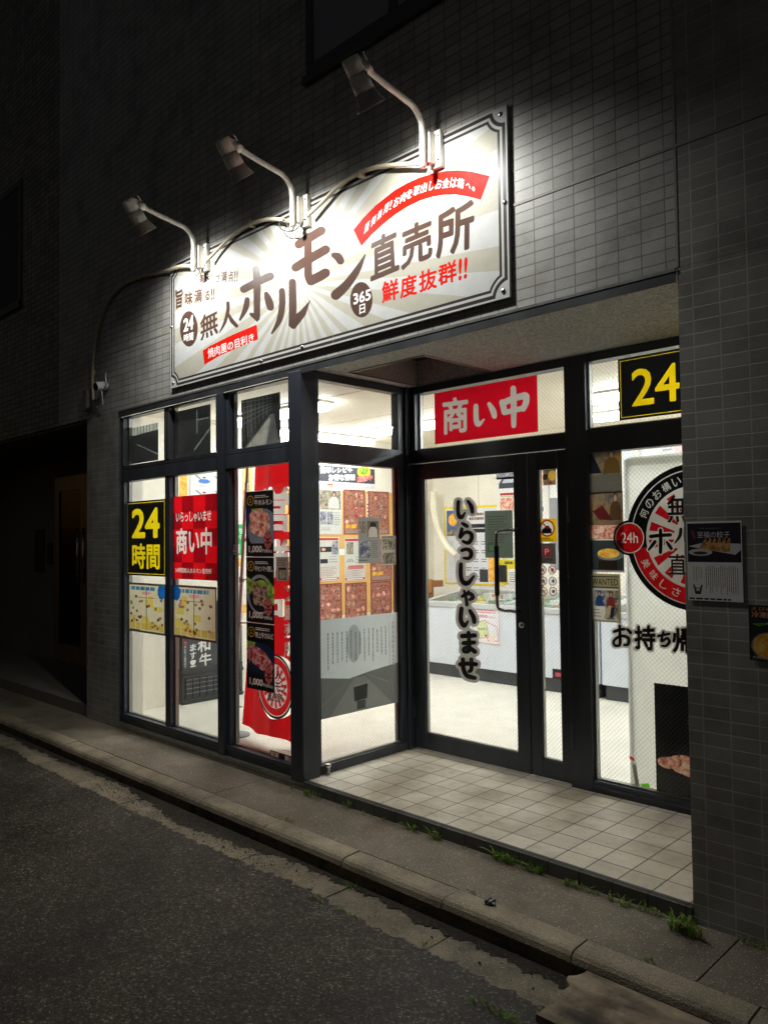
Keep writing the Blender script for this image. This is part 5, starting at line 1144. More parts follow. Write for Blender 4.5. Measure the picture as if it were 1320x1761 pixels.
sheet_px('wall_poster', 'white recipe sheet with blue bowls above the red checked poster', 'poster', (905, 40), (1420, 560), IW, bowls, v=WS, V=VL, ax=0, group=WG)
sheet_px('wall_poster', 'orange and cream strip poster left of the blue bowl sheet', 'poster', (745, 100), (872, 640), ink((236, 232, 220)), lambda S, x, z, w, h: (S.rect_m(x+.28*w, x+w, z, z+h, food('orange', 22), 'picture'), S.rect_m(x, x+.14*w, z+.3*h, z+.7*h, food('greens', 30), 'picture')), v=WS, V=VL, ax=0, group=WG)
V3 = (380, 780, 9.43)
sheet_px('wall_poster', 'narrow white paper strip beside the flag pole, above the green sign', 'poster', (272, 60), (326, 1100), IW, lambda S, x, z, w, h: None, v=WS, V=V3, ax=0, group=WG)
sheet_px('wall_poster', 'tall yellow strip poster between the flag and the white strip', 'poster', (356, 40), (520, 1150), ink((232, 196, 120)), lambda S, x, z, w, h: (S.rect_m(x+.4*w, x+.6*w, z, z+h, ink((90, 84, 76)), 'picture'), S.rect_m(x+.05*w, x+.35*w, z+.38*h, z+.5*h, ink((226, 110, 60)), 'picture')), v=WS, V=V3, ax=0, group=WG)
sheet_px('wall_poster', 'small green sign with white kana on the wall behind the flag pole', 'sign', (275, 1150), (378, 1640), ink((30, 160, 84)), lambda S, x, z, w, h: (S.text_m('ち', x+.12*w, x+.75*w, z+.70*h, z+.88*h, IW, 'lettering', .03), S.text_m('中', x+.15*w, x+.7*w, z+.50*h, z+.66*h, IW, 'lettering', .03), S.rect_m(x+.02*w, x+.25*w, z+.05*h, z+.35*h, IW, 'lettering')), v=WS, V=V3, ax=0, group=WG)
sheet_px('wall_poster', 'white and orange paper on the wall below the green sign', 'poster', (272, 1660), (420, 2600), ink((236, 234, 226)), lambda S, x, z, w, h: (S.rect_m(x+.0*w, x+.5*w, z+.82*h, z+.96*h, food('orange', 30), 'picture'), S.rect_m(x+.5*w, x+w, z+.02*h, z+.16*h, food('orange', 26), 'picture')), v=WS, V=V3, ax=0, group=WG)

# black display board on crates leaning by the left wall
y0 = U(309, 1210, 2, 0).y; t = thing('display_board', (-5.95, y0+.3, 0), 'dark grey display board with white brush lettering above black crates', 'display board')
CR_ = paint('black_crate_plastic', (44, 45, 48), .5)
m = MB(); xa, xb, ya, yb = -6.005, -5.945, .655, 1.28
m.box(xa, xb, ya, yb, .02, .30, CR_, .006); m.box(xb-.001, xb+.012, ya, yb, .0, .03, CR_); m.box(xb-.001, xb+.012, ya, yb, .22, .25, CR_)
for i in range(9): m.box(xb, xb+.010, ya+.03+.07*i, ya+.038+.07*i, .05, .215, CR_)
for z in (.085, .125, .165, .2): m.box(xb, xb+.008, ya+.03, yb-.03, z, z+.006, ink((120, 122, 124)))
m.build('crate', t)
m = MB(); m.box(xa, xb-.01, ya+.01, yb, .302, .86, ink((66, 68, 72))); m.build('board', t)
S = Sheet(0, xb-.0085).view(190, 960, 3.771)
S.text('和', (566, 520), (648, 505), (648, 598), (566, 614), IW, 'lettering', .035); S.text('牛', (576, 622), (655, 606), (655, 690), (576, 704), IW, 'lettering', .035)
for i, ch in enumerate('ます!'): S.text(ch, (516, 560+52*i), (556, 553+52*i), (556, 598+52*i), (516, 606+52*i), IW, 'lettering', .035)
for i in range(9): S.text('ホルモン直売所です'[i], (478, 568+19*i), (492, 566+19*i), (492, 582+19*i), (478, 584+19*i), IW, 'lettering', .01)
S.ell(486, 549, 9, 11, ink((214, 60, 60)), 'lettering')
S.build('lettering', None, None, parent=t)

# red shop flag on its pole
FZP_ = paint('grey_flag_base', (120, 122, 126), .5); yf = .36; t = thing('shop_flag', (-4.72, yf, 0), 'red vertical shop flag with white lettering on a white pole behind the third window', 'flag')
PW = paint('white_flag_pole', (226, 222, 220), .4, var=.05)
m = MB(); pa, pb = U(402, 1292, 1, yf-.02), U(424, 830, 1, yf-.02); pa.z = max(pa.z, .0)
pc = pb+(pb-pa)*.28
m.tube([pa, pb], .013, PW, 10); m.tube([pb, pc], .010, PW, 10); m.tube([pc, pc+Vector((.62, 0, 0))], .006, PW, 8); m.build('pole', t)
for k in (.12, .45, .62, .78): m = MB(); q = pa.lerp(pb, k); m.tube([q-Vector((0, 0, .02)), q+Vector((0, 0, .02))], .019, PW, 10); m.tube([q, q+Vector((.07, .01, 0))], .006, PW, 6); m.build('clip', t)
m = MB(); m.lathe([(0, 0), (0, .10), (.008, .10), (.012, .02), (.09, .018), (.09, 0)], (pa.x, yf, .0), (0, 0, 1), FZP_, 24); m.build('base', t)
FR3, FW3, FB3 = film((214, 20, 28), .4), film((224, 216, 212), .45), film((52, 34, 32), .2)
S = Sheet(1, yf)
def fx(z): return -4.67+.16*max(0, z)/1.9
zt, zbm, fw = 1.99, .08, .60
nu, nz = 14, 26
for i in range(nu):
    for k in range(nz):
        za, zb2 = zbm+(zt-zbm)*k/nz, zbm+(zt-zbm)*(k+1)/nz; S.poly_m([(fx(za)+fw*i/nu, za), (fx(za)+fw*(i+1)/nu, za), (fx(zb2)+fw*(i+1)/nu, zb2), (fx(zb2)+fw*i/nu, zb2)], FR3)
S.view(380, 780, 9.43)
S.text('営', (640, 560), (1130, 520), (1120, 1265), (640, 1290), FW3, 'lettering', .05); S.text('業', (660, 1400), (1120, 1380), (1120, 2000), (660, 2040), FW3, 'lettering', .05); S.text('中', (620, 2290), (1000, 2260), (1000, 2800), (620, 2760), FW3, 'lettering', .05)
for i, ch in enumerate('ン直売所'): S.text(ch, (1020, 2140+300*i), (1200, 2140+300*i), (1200, 2400+300*i), (1020, 2400+300*i), FW3, 'lettering', .04)
c = S.view(190, 960, 3.771).p(1065, 830); r = .20
S.ell_m(*c, r, r*1.1, FB3, 'emblem', 48); S.ell_m(*c, r*.93, r*1.02, FW3, 'emblem', 48); S.ell_m(*c, r*.9, r*.99, FR3, 'emblem', 48); S.ell_m(*c, r*.68, r*.75, FW3, 'emblem', 48)
for i in range(16):
    a = 2*math.pi*i/16; S.poly_m([(c[0]+.1*r*math.cos(a), c[1]+.1*r*math.sin(a)), (c[0]+.66*r*math.cos(a), c[1]+.73*r*math.sin(a)), (c[0]+.66*r*math.cos(a+.2), c[1]+.73*r*math.sin(a+.2))], FR3, 'emblem')
for ch, q in (('無人', (-.42, .42, .22, .50)), ('ホルモン', (-.6, .6, -.15, .16)), ('直売所', (-.42, .42, -.48, -.2))): S.text_m(ch, c[0]+q[0]*r, c[0]+q[1]*r, c[1]+q[2]*r*1.1, c[1]+q[3]*r*1.1, FB3, 'emblem', .045)
S.build('cloth', None, None, parent=t, org=(0, 0, 0))
for o in t.children:
    if o.name.split('.')[0] in ('cloth', 'lettering', 'emblem'):
        for v in o.data.vertices:
            x, z = v.co.x+t['_o'][0], v.co.z; s_ = (x-fx(z))/fw; v.co.y += .022*math.sin(s_*9+.8*z)+.012*math.sin(s_*17+2*z)+.03*max(0, .5-z)*s_
            if z < zbm+.10: v.co.z -= .07*(s_-.15)*(1-(z-zbm)/.10)+.02*math.sin(s_*7)*(1-(z-zbm)/.10)
for o in list(t.children):
    if o.name.split('.')[0] == 'cloth': cloth = o
for o in list(t.children):
    if o.name.split('.')[0] in ('lettering', 'emblem'): o.parent = cloth

# dark glossy panels set behind the small upper panes, street reflections painted on as lighter marks
PNL = film((44, 47, 48), .22, .35); PNM = film((112, 118, 116), .42, .35); PNL2 = film((176, 182, 172), .5, .35)
def panel(c0, c1, label, fn):
    S = Sheet(1, .098).view(190, 640, 4); a, b_ = S.p(*c0), S.p(*c1); x0, x1, z0, z1 = a[0], b_[0], b_[1], a[1]; S.rect_m(x0, x1, z0, z1, PNL); fn(S, x0, z0, x1-x0, z1-z0)
    S.build('dark_panel', label, 'panel', 'dark panels with painted reflections behind the small upper panes')
panel((150, 385), (330, 605), 'dark panel with a street reflection painted as a lattice strip along its top, in the leftmost small pane', lambda S, x, z, w, h: (S.poly_m([(x, z+.78*h), (x+w, z+.82*h), (x+w, z+h), (x, z+h)], PNL2, 'mark'), [S.rect_m(x+(.08+.12*i)*w, x+(.10+.12*i)*w, z+.8*h, z+h, PNL, 'mark') for i in range(8)], S.poly_m([(x+.2*w, z+.5*h), (x+w, z+.14*h), (x+w, z+.17*h), (x+.2*w, z+.53*h)], PNM, 'mark')))
panel((465, 270), (690, 560), 'dark panel with a street reflection painted as faint diagonal marks, in the second small pane', lambda S, x, z, w, h: [S.poly_m([(x+.5*w, z+.1*h), (x+w, z+.5*h), (x+w, z+.55*h), (x+.5*w, z+.14*h)], PNM, 'mark'), S.rect_m(x+.6*w, x+.95*w, z+.72*h, z+.745*h, PNM, 'mark'), S.rect_m(x+.58*w, x+.61*w, z+.45*h, z+.95*h, PNM, 'mark')])
panel((900, 195), (1170, 510), 'dark panel with a street reflection painted as a receding alley, in the third small pane', lambda S, x, z, w, h: [S.poly_m([(x, z), (x+w*.75, z+.62*h), (x+.85*w, z+.62*h), (x+.98*w, z)], PNM, 'mark'), S.poly_m([(x+.05*w, z+.0*h), (x+.7*w, z+.55*h), (x+.76*w, z+.55*h), (x+.62*w, z)], PNL2, 'mark')]+[S.rect_m(x+(.06+.1*i)*w, x+(.075+.1*i)*w, z+(.2+.07*i)*h, z+.98*h, PNM, 'mark') for i in range(7)]+[S.poly_m([(x, z+(.95-.11*i)*h), (x+.8*w, z+(.92-.05*i)*h), (x+.8*w, z+(.93-.05*i)*h), (x, z+(.965-.11*i)*h)], PNM, 'mark') for i in range(5)])

# ------------------------------------------------------------------ freezers, cabinet and back wall
FZ, FZR, FZP = paint('pale_freezer_enamel', (212, 220, 230), .3, var=.02, scale=2), paint('freezer_rim', (190, 194, 196), .4, var=.05), paint('freezer_plinth', (56, 60, 66), .5)
FG = 'chest freezers along the back wall'
def freezer(x0, x1, label):
    ya, yb = 3.18, 3.93; t = thing('chest_freezer', ((x0+x1)/2, ya, 0), label, 'chest freezer', FG); rg = random.Random(int(-x0*10))
    m = MB(); m.box(x0+.02, x1-.02, ya+.03, yb, 0, .125, FZP); m.build('plinth', t)
    m = MB(); m.box(x0, x1, ya, ya+.05, .125, .70, FZ, .006); m.box(x0, x1, yb-.05, yb, .125, .78, FZ, .006); m.box(x0, x0+.05, ya+.05, yb-.05, .125, .72, FZ); m.box(x1-.05, x1, ya+.05, yb-.05, .125, .72, FZ); m.box(x0+.05, x1-.05, ya+.05, yb-.05, .125, .16, FZ); m.build('body', t)
    m = MB(); m.box(x0-.012, x1+.012, ya-.012, ya+.055, .70, .752, FZR, .008); m.box(x0-.012, x1+.012, yb-.06, yb+.01, .78, .845, FZR, .008)
    for a, b_ in ((x0-.012, x0+.04), (x1-.04, x1+.012)):
        m.face([(a, ya, .752), (b_, ya, .752), (b_, yb, .845), (a, yb, .845)], FZR); m.face([(a, ya, .70), (a, yb, .78), (a, yb, .845), (a, ya, .752)], FZR); m.face([(b_, ya, .70), (b_, yb, .78), (b_, yb, .845), (b_, ya, .752)], FZR)
    mx = (x0+x1)/2; m.face([(mx-.02, ya+.05, .762), (mx+.02, ya+.05, .762), (mx+.02, yb-.06, .848), (mx-.02, yb-.06, .848)], FZR); m.build('rim', t)
    m = MB(); m.face([(x0+.04, ya+.05, .752), (x1-.04, ya+.05, .752), (x1-.04, yb-.06, .838), (x0+.04, yb-.06, .838)], GLC); m.build('glass_lid', t)
    m = MB(); cols = [food('packs', 20), ink((226, 230, 226)), ink((226, 214, 90)), ink((120, 150, 130)), ink((236, 236, 236)), food('meat', 30), ink((200, 206, 210))]
    nx = int((x1-x0-.12)/.13)
    for i in range(nx):
        for k in range(5):
            px, py = x0+.07+.13*i, ya+.07+.125*k; m.box(px, px+.118, py, py+.112, .17, rg.uniform(.69, .735)+.09*k/5, rg.choice(cols), .004)
    o = m.build('frozen_packs', t); o['kind'] = 'stuff'
    return t
fz1 = freezer(-5.42, -3.42, 'long white chest freezer seen through the door glass')
fz2 = freezer(-3.395, -1.40, 'white chest freezer seen through the narrow door light and right window')
m = MB(); q = U(690+1095/4.125, 940+905/4.125, 1, 3.17); m.box(q.x-.04, q.x+.06, 3.174, 3.18, q.z-.045, q.z+.045, IBK, .001); m.box(q.x-.01, q.x+.055, 3.1725, 3.1735, q.z-.02, q.z+.015, ink((190, 70, 84))); m.build('nameplate', fz2)
def fp(S, x, z, w, h):
    PK = ink((214, 90, 104)); S.rect_m(x+.02*w, x+.98*w, z+.015*h, z+.985*h, PK, 'border'); S.rect_m(x+.035*w, x+.965*w, z+.03*h, z+.97*h, ink((222, 226, 232)))
    S.lines(x+.1*w, x+.9*w, z+.83*h, z+.95*h, 2, PK, 'lettering', .4, 3); S.text_m('1,000', x+.14*w, x+.55*w, z+.70*h, z+.79*h, ink((200, 40, 60)), 'lettering', .03); S.text_m('円(税込)', x+.57*w, x+.85*w, z+.705*h, z+.765*h, PK, 'lettering', .0)
    S.poly_m([(x+.5*w, z+.62*h), (x+.9*w, z+.5*h), (x+.94*w, z+.1*h), (x+.55*w, z+.08*h)], PK, 'picture'); S.poly_m([(x+.52*w, z+.60*h), (x+.885*w, z+.485*h), (x+.92*w, z+.12*h), (x+.57*w, z+.10*h)], ink((222, 226, 232)), 'picture')
    S.poly_m([(x+.14*w, z+.58*h), (x+.50*w, z+.66*h), (x+.62*w, z+.2*h), (x+.25*w, z+.12*h)], PK, 'picture'); S.poly_m([(x+.155*w, z+.57*h), (x+.49*w, z+.645*h), (x+.605*w, z+.21*h), (x+.26*w, z+.135*h)], ink((206, 218, 170)), 'picture')
    S.text_q('ホルモン', [(x+.22*w, z+.43*h), (x+.54*w, z+.46*h), (x+.54*w, z+.38*h), (x+.22*w, z+.35*h)], IBK, 'picture', .03); S.ell_m(x+.5*w, z+.23*h, .05*w, .03*h, PK, 'picture')
    S.poly_m([(x+.6*w, z+.22*h), (x+.68*w, z+.30*h), (x+.7*w, z+.26*h), (x+.84*w, z+.3*h), (x+.8*w, z+.08*h), (x+.62*w, z+.06*h)], ink((236, 216, 206)), 'picture')
sheet_px('price_sheet', 'white price sheet with a pink line drawing on the front of the long freezer', 'price sheet', (500, 425), (700, 702), ink((222, 226, 232)), fp, v=3.176, V=(690, 940, 4.125), group=None)
# back wall papers
BG = 'papers on the back wall behind the freezers'; VB = (720, 800, 7.333); yb = 4.0455
def mk(S, x, z, w, h):
    S.rect_m(x+.03*w, x+.97*w, z+.02*h, z+.97*h, ink((214, 216, 222)))
    S.rect_m(x+.05*w, x+.26*w, z+.64*h, z+.95*h, ink((84, 100, 140)), 'dish_picture'); S.ell_m(x+.16*w, z+.83*h, .08*w, .08*h, food('orange', 20), 'dish_picture'); S.rect_m(x+.05*w, x+.26*w, z+.62*h, z+.70*h, food('snap', 22), 'dish_picture')
    S.rect_m(x+.42*w, x+.72*w, z+.72*h, z+.77*h, IBK, 'heading'); S.rect_m(x+.42*w, x+.72*w, z+.66*h, z+.71*h, IBK, 'heading'); S.lines(x+.44*w, x+.7*w, z+.81*h, z+.92*h, 2, ink((120, 90, 60)), 'lettering', .6, 4)
    for i in range(5): S.rect_m(x+(.36+.13*i)*w, x+(.362+.13*i)*w, z+.04*h, z+.62*h, IGY, 'lettering')
    for i in range(4):
        for k in range(5): S.lines(x+(.375+.13*i)*w, x+(.47+.13*i)*w, z+(.06+.11*k)*h, z+(.12+.11*k)*h, 2, IBK, 'lettering', .35, i*7+k)
    S.rect_m(x+.60*w, x+.74*w, z+.04*h, z+.20*h, ink((56, 58, 62)), 'picture'); S.rect_m(x+.75*w, x+.88*w, z+.05*h, z+.34*h, food('orange', 24), 'picture')
sheet_px('menu_sheet', 'large yellow bordered menu sheet on the back wall, behind the door lettering', 'menu', (312, 530), (1080, 1525), ink((232, 206, 40)), mk, v=yb-.002, V=VB, group=BG)
sheet_px('wall_poster', 'white sheet with a black tray and a red headed meat picture, above the menu sheet', 'poster', (978, 158), (1330, 560), IW, lambda S, x, z, w, h: (S.poly_m([(x+.08*w, z+.8*h), (x+.2*w, z+.96*h), (x+.9*w, z+.96*h), (x+.95*w, z+.8*h), (x+.95*w, z+.66*h), (x+.08*w, z+.66*h)], ink((54, 60, 72)), 'picture'), S.poly_m([(x+.2*w, z+.82*h), (x+.26*w, z+.93*h), (x+.85*w, z+.93*h), (x+.88*w, z+.82*h)], ink((190, 200, 210)), 'picture'), S.rect_m(x+.12*w, x+.95*w, z+.45*h, z+.52*h, IRD, 'heading'), S.rect_m(x+.12*w, x+.95*w, z+.02*h, z+.38*h, food('meat', 24), 'picture'), S.lines(x+.12*w, x+.9*w, z+.39*h, z+.44*h, 1, ink((150, 170, 80)), 'lettering', .5, 2)), v=yb-.004, V=VB, group=BG)
sheet_px('wall_poster', 'maroon strip picture at the very top behind the door glass', 'poster', (975, 40), (1330, 156), ink((90, 40, 60)), lambda S, x, z, w, h: S.rect_m(x+.02*w, x+.98*w, z+.05*h, z+.95*h, food('snapblue', 30), 'picture'), v=yb-.004, V=VB, group=BG)
sheet_px('wall_poster', 'yellow banner above a black block, just left of the lock stile', 'poster', (975, 1192), (1330, 1500), ink((206, 190, 40)), lambda S, x, z, w, h: (S.rect_m(x+.05*w, x+.38*w, z+.05*h, z+.78*h, IBK, 'picture'), S.rect_m(x+.42*w, x+.98*w, z+.0*h, z+.62*h, IW, 'lettering'), S.lines(x+.46*w, x+.7*w, z+.05*h, z+.5*h, 5, IBK, 'lettering', .4, 6), S.lines(x+.3*w, x+.62*w, z+.8*h, z+.95*h, 1, IBK, 'lettering', .8, 3)), v=yb-.006, V=VB, group=BG)
VN = (900, 790, 6.52)
sheet_px('wall_poster', 'white sheet with small coloured icons, seen through the narrow door light', 'poster', (40, 60), (272, 1240), IW, lambda S, x, z, w, h: (S.rect_m(x+.3*w, x+.95*w, z+.80*h, z+.98*h, food('meat', 24), 'picture'), S.ell_m(x+.68*w, z+.64*h, .11*w, .02*h, IGY, 'picture'), S.rect_m(x+.5*w, x+.82*w, z+.55*h, z+.59*h, ink((70, 74, 130)), 'picture'), S.ell_m(x+.72*w, z+.69*h, .07*w, .015*h, ink((160, 200, 60)), 'picture'), S.rect_m(x+.5*w, x+.8*w, z+.73*h, z+.745*h, ink((220, 110, 80)), 'picture')), v=yb-.002, V=VN, group=BG)
sheet_px('wall_poster', 'grey and white sheet right of the coloured icon sheet, narrow door light', 'poster', (280, 60), (560, 1240), ink((140, 142, 146)), lambda S, x, z, w, h: S.rect_m(x+.02*w, x+.95*w, z+.68*h, z+.96*h, IW, 'picture'), v=yb-.002, V=VN, group=BG)
VR = (1000, 760, 5.505)
def ck(S, x, z, w, h):
    for i in range(6): S.lines(x+.3*w, x+.8*w, z+(.12+.13*i)*h, z+(.20+.13*i)*h, 2, ink((60, 64, 74)), 'lettering', .5, i)
    S.rect_m(x+.25*w, x+.85*w, z+.55*h, z+.62*h, ink((60, 84, 160)), 'picture'); S.rect_m(x+.2*w, x+.9*w, z+.46*h, z+.53*h, food('meat', 24), 'picture'); S.rect_m(x+.2*w, x+.8*w, z+.22*h, z+.27*h, ink((200, 60, 60)), 'picture')
sheet_px('wall_poster', 'tall white sheet with blue and red print between the picture column and the round emblem', 'poster', (380, -40), (520, 1700), ink((216, 222, 230)), ck, v=yb-.002, V=VR, group=BG)
sheet_px('wall_poster', 'pale grey papers high on the back wall above the white board', 'poster', (530, -60), (1250, 180), ink((196, 200, 202)), lambda S, x, z, w, h: (S.rect_m(x+.05*w, x+.3*w, z+.1*h, z+.9*h, IW, 'picture'), S.lines(x+.34*w, x+.5*w, z+.4*h, z+.8*h, 3, IGY, 'lettering', .3, 3), S.rect_m(x+.5*w, x+.8*w, z+.1*h, z+.9*h, ink((214, 180, 180)), 'picture')), v=yb-.002, V=VR, group=BG)
# duct hose hanging in the corner, wooden box on the freezer end
HO_ = paint('cream_duct_hose', (232, 226, 204), .6, var=.04)
m = MB(); cp = [U(745, 845, 1, 3.9), U(745, 870, 1, 3.9), U(750, 900, 1, 3.9), U(757, 920, 1, 3.88), U(766, 937, 1, 3.86), U(774, 947, 1, 3.84), U(783, 955, 1, 3.86)]
P = spline([tuple(p) for p in cp], 14); m.tube(P, [.036+.004*(i % 2) for i in range(len(P))], HO_, 14)
tag(m.build('duct_hose', org=P[-1]), 'cream ribbed duct hose hanging down in the back left corner', 'hose')
WD = paint('brown_wood', (156, 104, 52), .55, var=.15)
m = MB(); q = U(738, 1010, 1, 3.6); m.box(q.x-.28, q.x+.075, 3.55, 3.75, .86, .93, WD, .004); m.box(q.x+.04, q.x+.085, 3.54, 3.56, .80, .95, WD, .003); m.box(q.x-.26, q.x-.2, 3.56, 3.74, .0, .86, WD, .003); m.box(q.x-.09-.02, q.x-.06, 3.56, 3.74, .0, .86, WD, .003)
tag(m.build('wooden_stand', org=(q.x-.1, 3.65, 0)), 'small brown wooden stand at the left end of the long freezer', 'stand')
# thin white board behind the right window: the room's light glows through it
xc = U(1083, 1200, 1, 1.12).x; zt = U(1100, 788, 1, 1.12).z
m = MB(); m.box(xc, -.75, 1.12, 1.124, 0, zt, film((244, 244, 241), .75, .02)); m.box(xc-.014, xc+.014, 1.1245, 1.15, 0, zt-.002, film((244, 244, 243), .7, .02), .003)
m.box(xc+.015, -.752, 1.1245, 1.15, zt-.03, zt+.012, film((240, 239, 235), .7, .02), .003)
tag(m.build('white_board', org=(-1.4, 1.12, 0)), 'tall plain white board standing close behind the right window', 'board')
def bp(S, x, z, w, h):
    P = 'meat_picture'; S.rect_m(x, x+w, z, z+.20*h, ink((44, 44, 44)))
    for a, b_, ra, rb in ((.10, .30, .085, .05), (.17, .315, .10, .05), (.26, .33, .14, .065), (.36, .32, .12, .07), (.33, .27, .13, .06), (.42, .28, .09, .055), (.22, .27, .07, .04)): S.ell_m(x+a*w, z+b_*h, ra*w, rb*h, food('meat', 22, .5), P, 20)
    S.text_m('焼肉', x+.285*w, x+.80*w, z+.675*h, z+.73*h, ink((200, 196, 190)), 'lettering', .0); S.poly_m([(x+.2*w, z+.37*h), (x+.205*w, z+.43*h), (x+.215*w, z+.37*h)], ink((80, 120, 40)), P)
S = Sheet(1, .985); a = S.p(1123, 1174); b_ = S.p(1129, 1366); x0 = (a[0]+b_[0])/2; S.rect_m(x0, x0+.60, b_[1], a[1], film((20, 21, 22), .1)); bp(S, x0, b_[1], .60, a[1]-b_[1])
S.build('meat_poster', 'black poster of raw pink meat standing low behind the right window', 'poster', GLS)
m = MB(); a, b_ = U(1089.5, 1316, 1, 1.03), U(1097.5, 1364, 1, 1.03); m.face([(a.x-.012, 1.03, a.z), (a.x+.012, 1.03, a.z+.001), (b_.x+.012, 1.03, b_.z), (b_.x-.012, 1.03, b_.z)], film((150, 148, 136), .45)); m.face([(a.x-.016, 1.029, a.z+.012), (a.x+.016, 1.029, a.z+.008), (a.x+.012, 1.029, a.z), (a.x-.012, 1.029, a.z)], IW)
tag(m.build('stick', org=b_), 'flat grey stick leaning behind the foot of the right window', 'stick')
m = MB(); a = U(1085.5, 1304, 1, 1.03); m.face([(a.x-.014, 1.03, a.z+.012), (a.x+.013, 1.03, a.z+.004), (a.x+.014, 1.03, a.z-.014), (a.x-.012, 1.03, a.z-.006)], film((220, 40, 52), .6)); tag(m.build('tape_scrap', org=a), 'small red tape scrap above the grey stick', 'tape')
m = MB(); a = U(1109, 1354, 1, 1.03); m.face([(a.x-.027, 1.03, a.z+.014), (a.x+.022, 1.028, a.z+.026), (a.x+.03, 1.03, a.z-.016), (a.x-.02, 1.029, a.z-.022)], film((120, 240, 20), .6)); tag(m.build('green_slip', org=a), 'bright green paper slip at the foot of the right window', 'paper slip')

# ------------------------------------------------------------------ small things outside
m = MB(); q = U(564, 1333, 2, 0); m.lathe([(0, 0), (0, .012), (.045, .012), (.047, .017), (.058, .019), (.066, .018), (.067, .014), (.064, 0)], q, (0, 0, 1), STEEL, 20); tag(m.build('door_stop', org=q), 'short steel door stop bolt on the step beside the corner post', 'door stop')
q = U(842, 1553, 2, -.05); FOIL = paint('crushed_foil', (150, 150, 152), .25, .9, .4, 60); bm = bmesh.new(); bmesh.ops.create_icosphere(bm, subdivisions=2, radius=.024)
for v in bm.verts: v.co = Vector((v.co.x*1.2, v.co.y*.8, v.co.z*.35))*random.uniform(.7, 1.25)+Vector((q.x, q.y, -.046))
m = MB(); m.take(bm, FOIL)
for k in (-.012, .008): m.box(q.x+k, q.x+k+.006, q.y-.02, q.y+.02, -.044, -.037, RUBBER)
tag(m.build('litter', org=(q.x, q.y, -.055)), 'crushed silver and black scrap of litter on the kerb edge', 'litter')

GRN = [None]*3
for k, (c0, c1) in enumerate((((70, 120, 28), (130, 186, 52)), ((92, 134, 40), (156, 196, 72)), ((134, 118, 64), (176, 162, 100)))):
    m_, nt, N, L, b = newmat('weed_leaf_%s' % 'abc'[k]); n = noise(nt, 30); r = ramp(nt, n.outputs['Fac'], [(.3, lin(c0)), (.7, lin(c1))]); L.new(r.outputs[0], b.inputs['Base Color']); b.inputs['Roughness'].default_value = .5
    tr = N.new('ShaderNodeBsdfTranslucent'); L.new(r.outputs[0], tr.inputs['Color']); mx = N.new('ShaderNodeMixShader'); mx.inputs[0].default_value = .3; L.new(b.outputs[0], mx.inputs[1]); L.new(tr.outputs[0], mx.inputs[2]); L.new(mx.outputs[0], N['Material Output'].inputs['Surface']); GRN[k] = m_
def weed(px, py, z, n, h, spread, label, seed, group, front=0.0):
    rg = random.Random(seed); q = U(px, py, 2, z); q.z = z; m = MB()
    if front: q.y = min(q.y, front)
    for i in range(n):
        a = rg.uniform(0, 2*math.pi); hh = h*rg.uniform(.45, 1.1); out = rg.uniform(.2, 1.0)*hh*.9; w = rg.uniform(.002, .0042)*(h/.1)**.4
        bx, by = q.x+rg.uniform(-1, 1)*spread, q.y+rg.uniform(-.5, .5)*min(spread, .025); dx, dy = math.cos(a), math.sin(a)-.35
        if by+dy*out > -.014 and q.y < -.01: dy = -abs(dy)*.4
        nx, ny = -dy, dx; l = math.hypot(nx, ny) or 1; nx, ny = nx/l, ny/l; prev = None; mt = rg.choice(GRN+GRN[:2])
        for k in range(6):
            t = k/5; r_ = out*t*t; zz = z+hh*(t-.42*t*t*rg.uniform(.8, 1.1)); ww = w*(1-t)**.7*(.6+.8*min(1, t*3)); c = Vector((bx+dx*r_, by+dy*r_, zz)); e = (c-Vector((nx*ww, ny*ww, 0)), c+Vector((nx*ww, ny*ww, 0)))
            if prev: m.face([prev[0], prev[1], e[1], e[0]], mt, True)
            prev = e
    return tag(m.build('weed', org=(q.x, q.y, z)), label, 'weed', group)
WGp = 'weeds growing along the foot of the step'; fz = -.0555
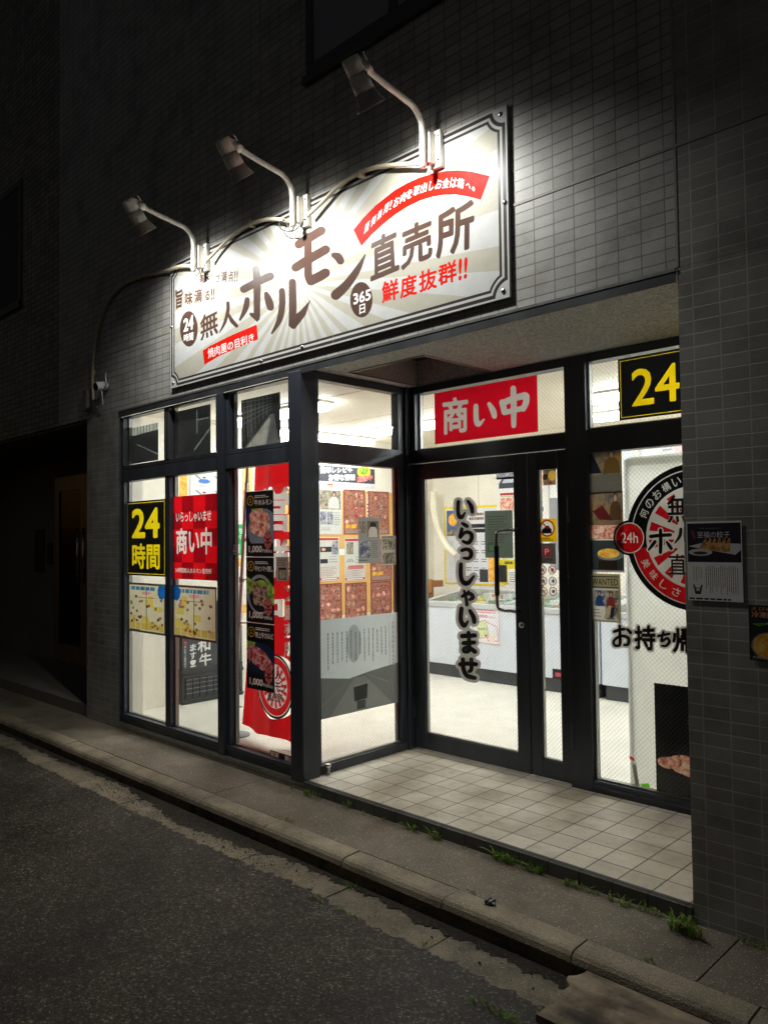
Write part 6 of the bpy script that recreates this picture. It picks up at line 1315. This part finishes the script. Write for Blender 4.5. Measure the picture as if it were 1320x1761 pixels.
for i, (x, y, n, h, s, lab) in enumerate((
    (507, 1356, 8, .05, .02, 'sparse low weed at the foot of the corner post'), (531, 1368, 16, .085, .03, 'bent grass tuft just right of the corner post'), (553, 1372, 10, .08, .02, 'slim grass tuft under the door stop'),
    (607, 1386, 16, .085, .025, 'grass tuft with one tall blade, left part of the step front'), (640, 1400, 12, .045, .04, 'low flat weed in the middle left of the step front'), (664, 1409, 8, .035, .02, 'smallest weed along the step front'),
    (714, 1424, 34, .07, .05, 'broad grass tuft under the middle of the door'), (752, 1439, 36, .09, .045, 'taller grass tuft right of the broad one under the door'), (806, 1462, 14, .04, .04, 'thin low weed below the narrow door light'),
    (868, 1478, 60, .10, .06, 'large lush grass clump below the right post of the door'), (914, 1497, 46, .085, .05, 'dense grass clump beside the large lush one'), (1000, 1530, 50, .06, .08, 'long low grass clump under the right window'),
    (1062, 1553, 40, .07, .06, 'grass clump left of the tallest one by the pier'), (1112, 1569, 26, .07, .05, 'thin upright tuft near the pier, with a pale seed head'), (1178, 1606, 90, .13, .055, 'tallest bright grass clump at the pier corner'), (1310, 1632, 40, .06, .07, 'dark low weed at the foot of the pier, right edge'))):
    weed(x, y, fz, int(n*.85), h*.85, s, lab, 40+i, WGp, -.03 if i < 14 else -.02)
WG2 = 'small weeds in the kerb joints and gutter'
for i, (x, y, z, n, h, s, lab) in enumerate((
    (182, 1333, -.15, 20, .04, .03, 'tiny gutter weed far left by the first kerb joint'), (268, 1362, -.15, 16, .04, .03, 'tiny gutter weed against the kerb below the red posters'), (405, 1478, -.15, 14, .025, .04, 'flat weed at the asphalt edge below the corner post'),
    (602, 1526, -.15, 22, .035, .03, 'weed against the kerb below the door'), (545, 1548, -.145, 20, .03, .05, 'flat weed on the asphalt edge below the kerb weed'), (600, 1572, -.145, 26, .035, .06, 'mossy weed row at the edge of the asphalt'),
    (692, 1496, -.056, 14, .02, .05, 'creeping weed in the joint behind the kerb, under the door'), (812, 1536, -.056, 14, .025, .03, 'small bright weed in the joint behind the kerb'), (732, 1626, -.148, 12, .03, .02, 'single weed in the open gutter joint'),
    (1116, 1652, -.056, 12, .03, .02, 'weed at the end of the pavement crack by the pier'), (850, 1740, -.145, 60, .04, .10, 'green weed mat at the bottom edge beside the wooden board'), (952, 1748, -.14, 24, .04, .04, 'weed against the end of the wooden board'), (495, 1412, -.056, 10, .03, .03, 'tiny weed in the joint behind the kerb near the corner post'))):
    weed(x, y, z, n, h, s, lab, 80+i, WG2)
for o in list(bpy.data.objects):
    if '_o' in o: del o['_o']
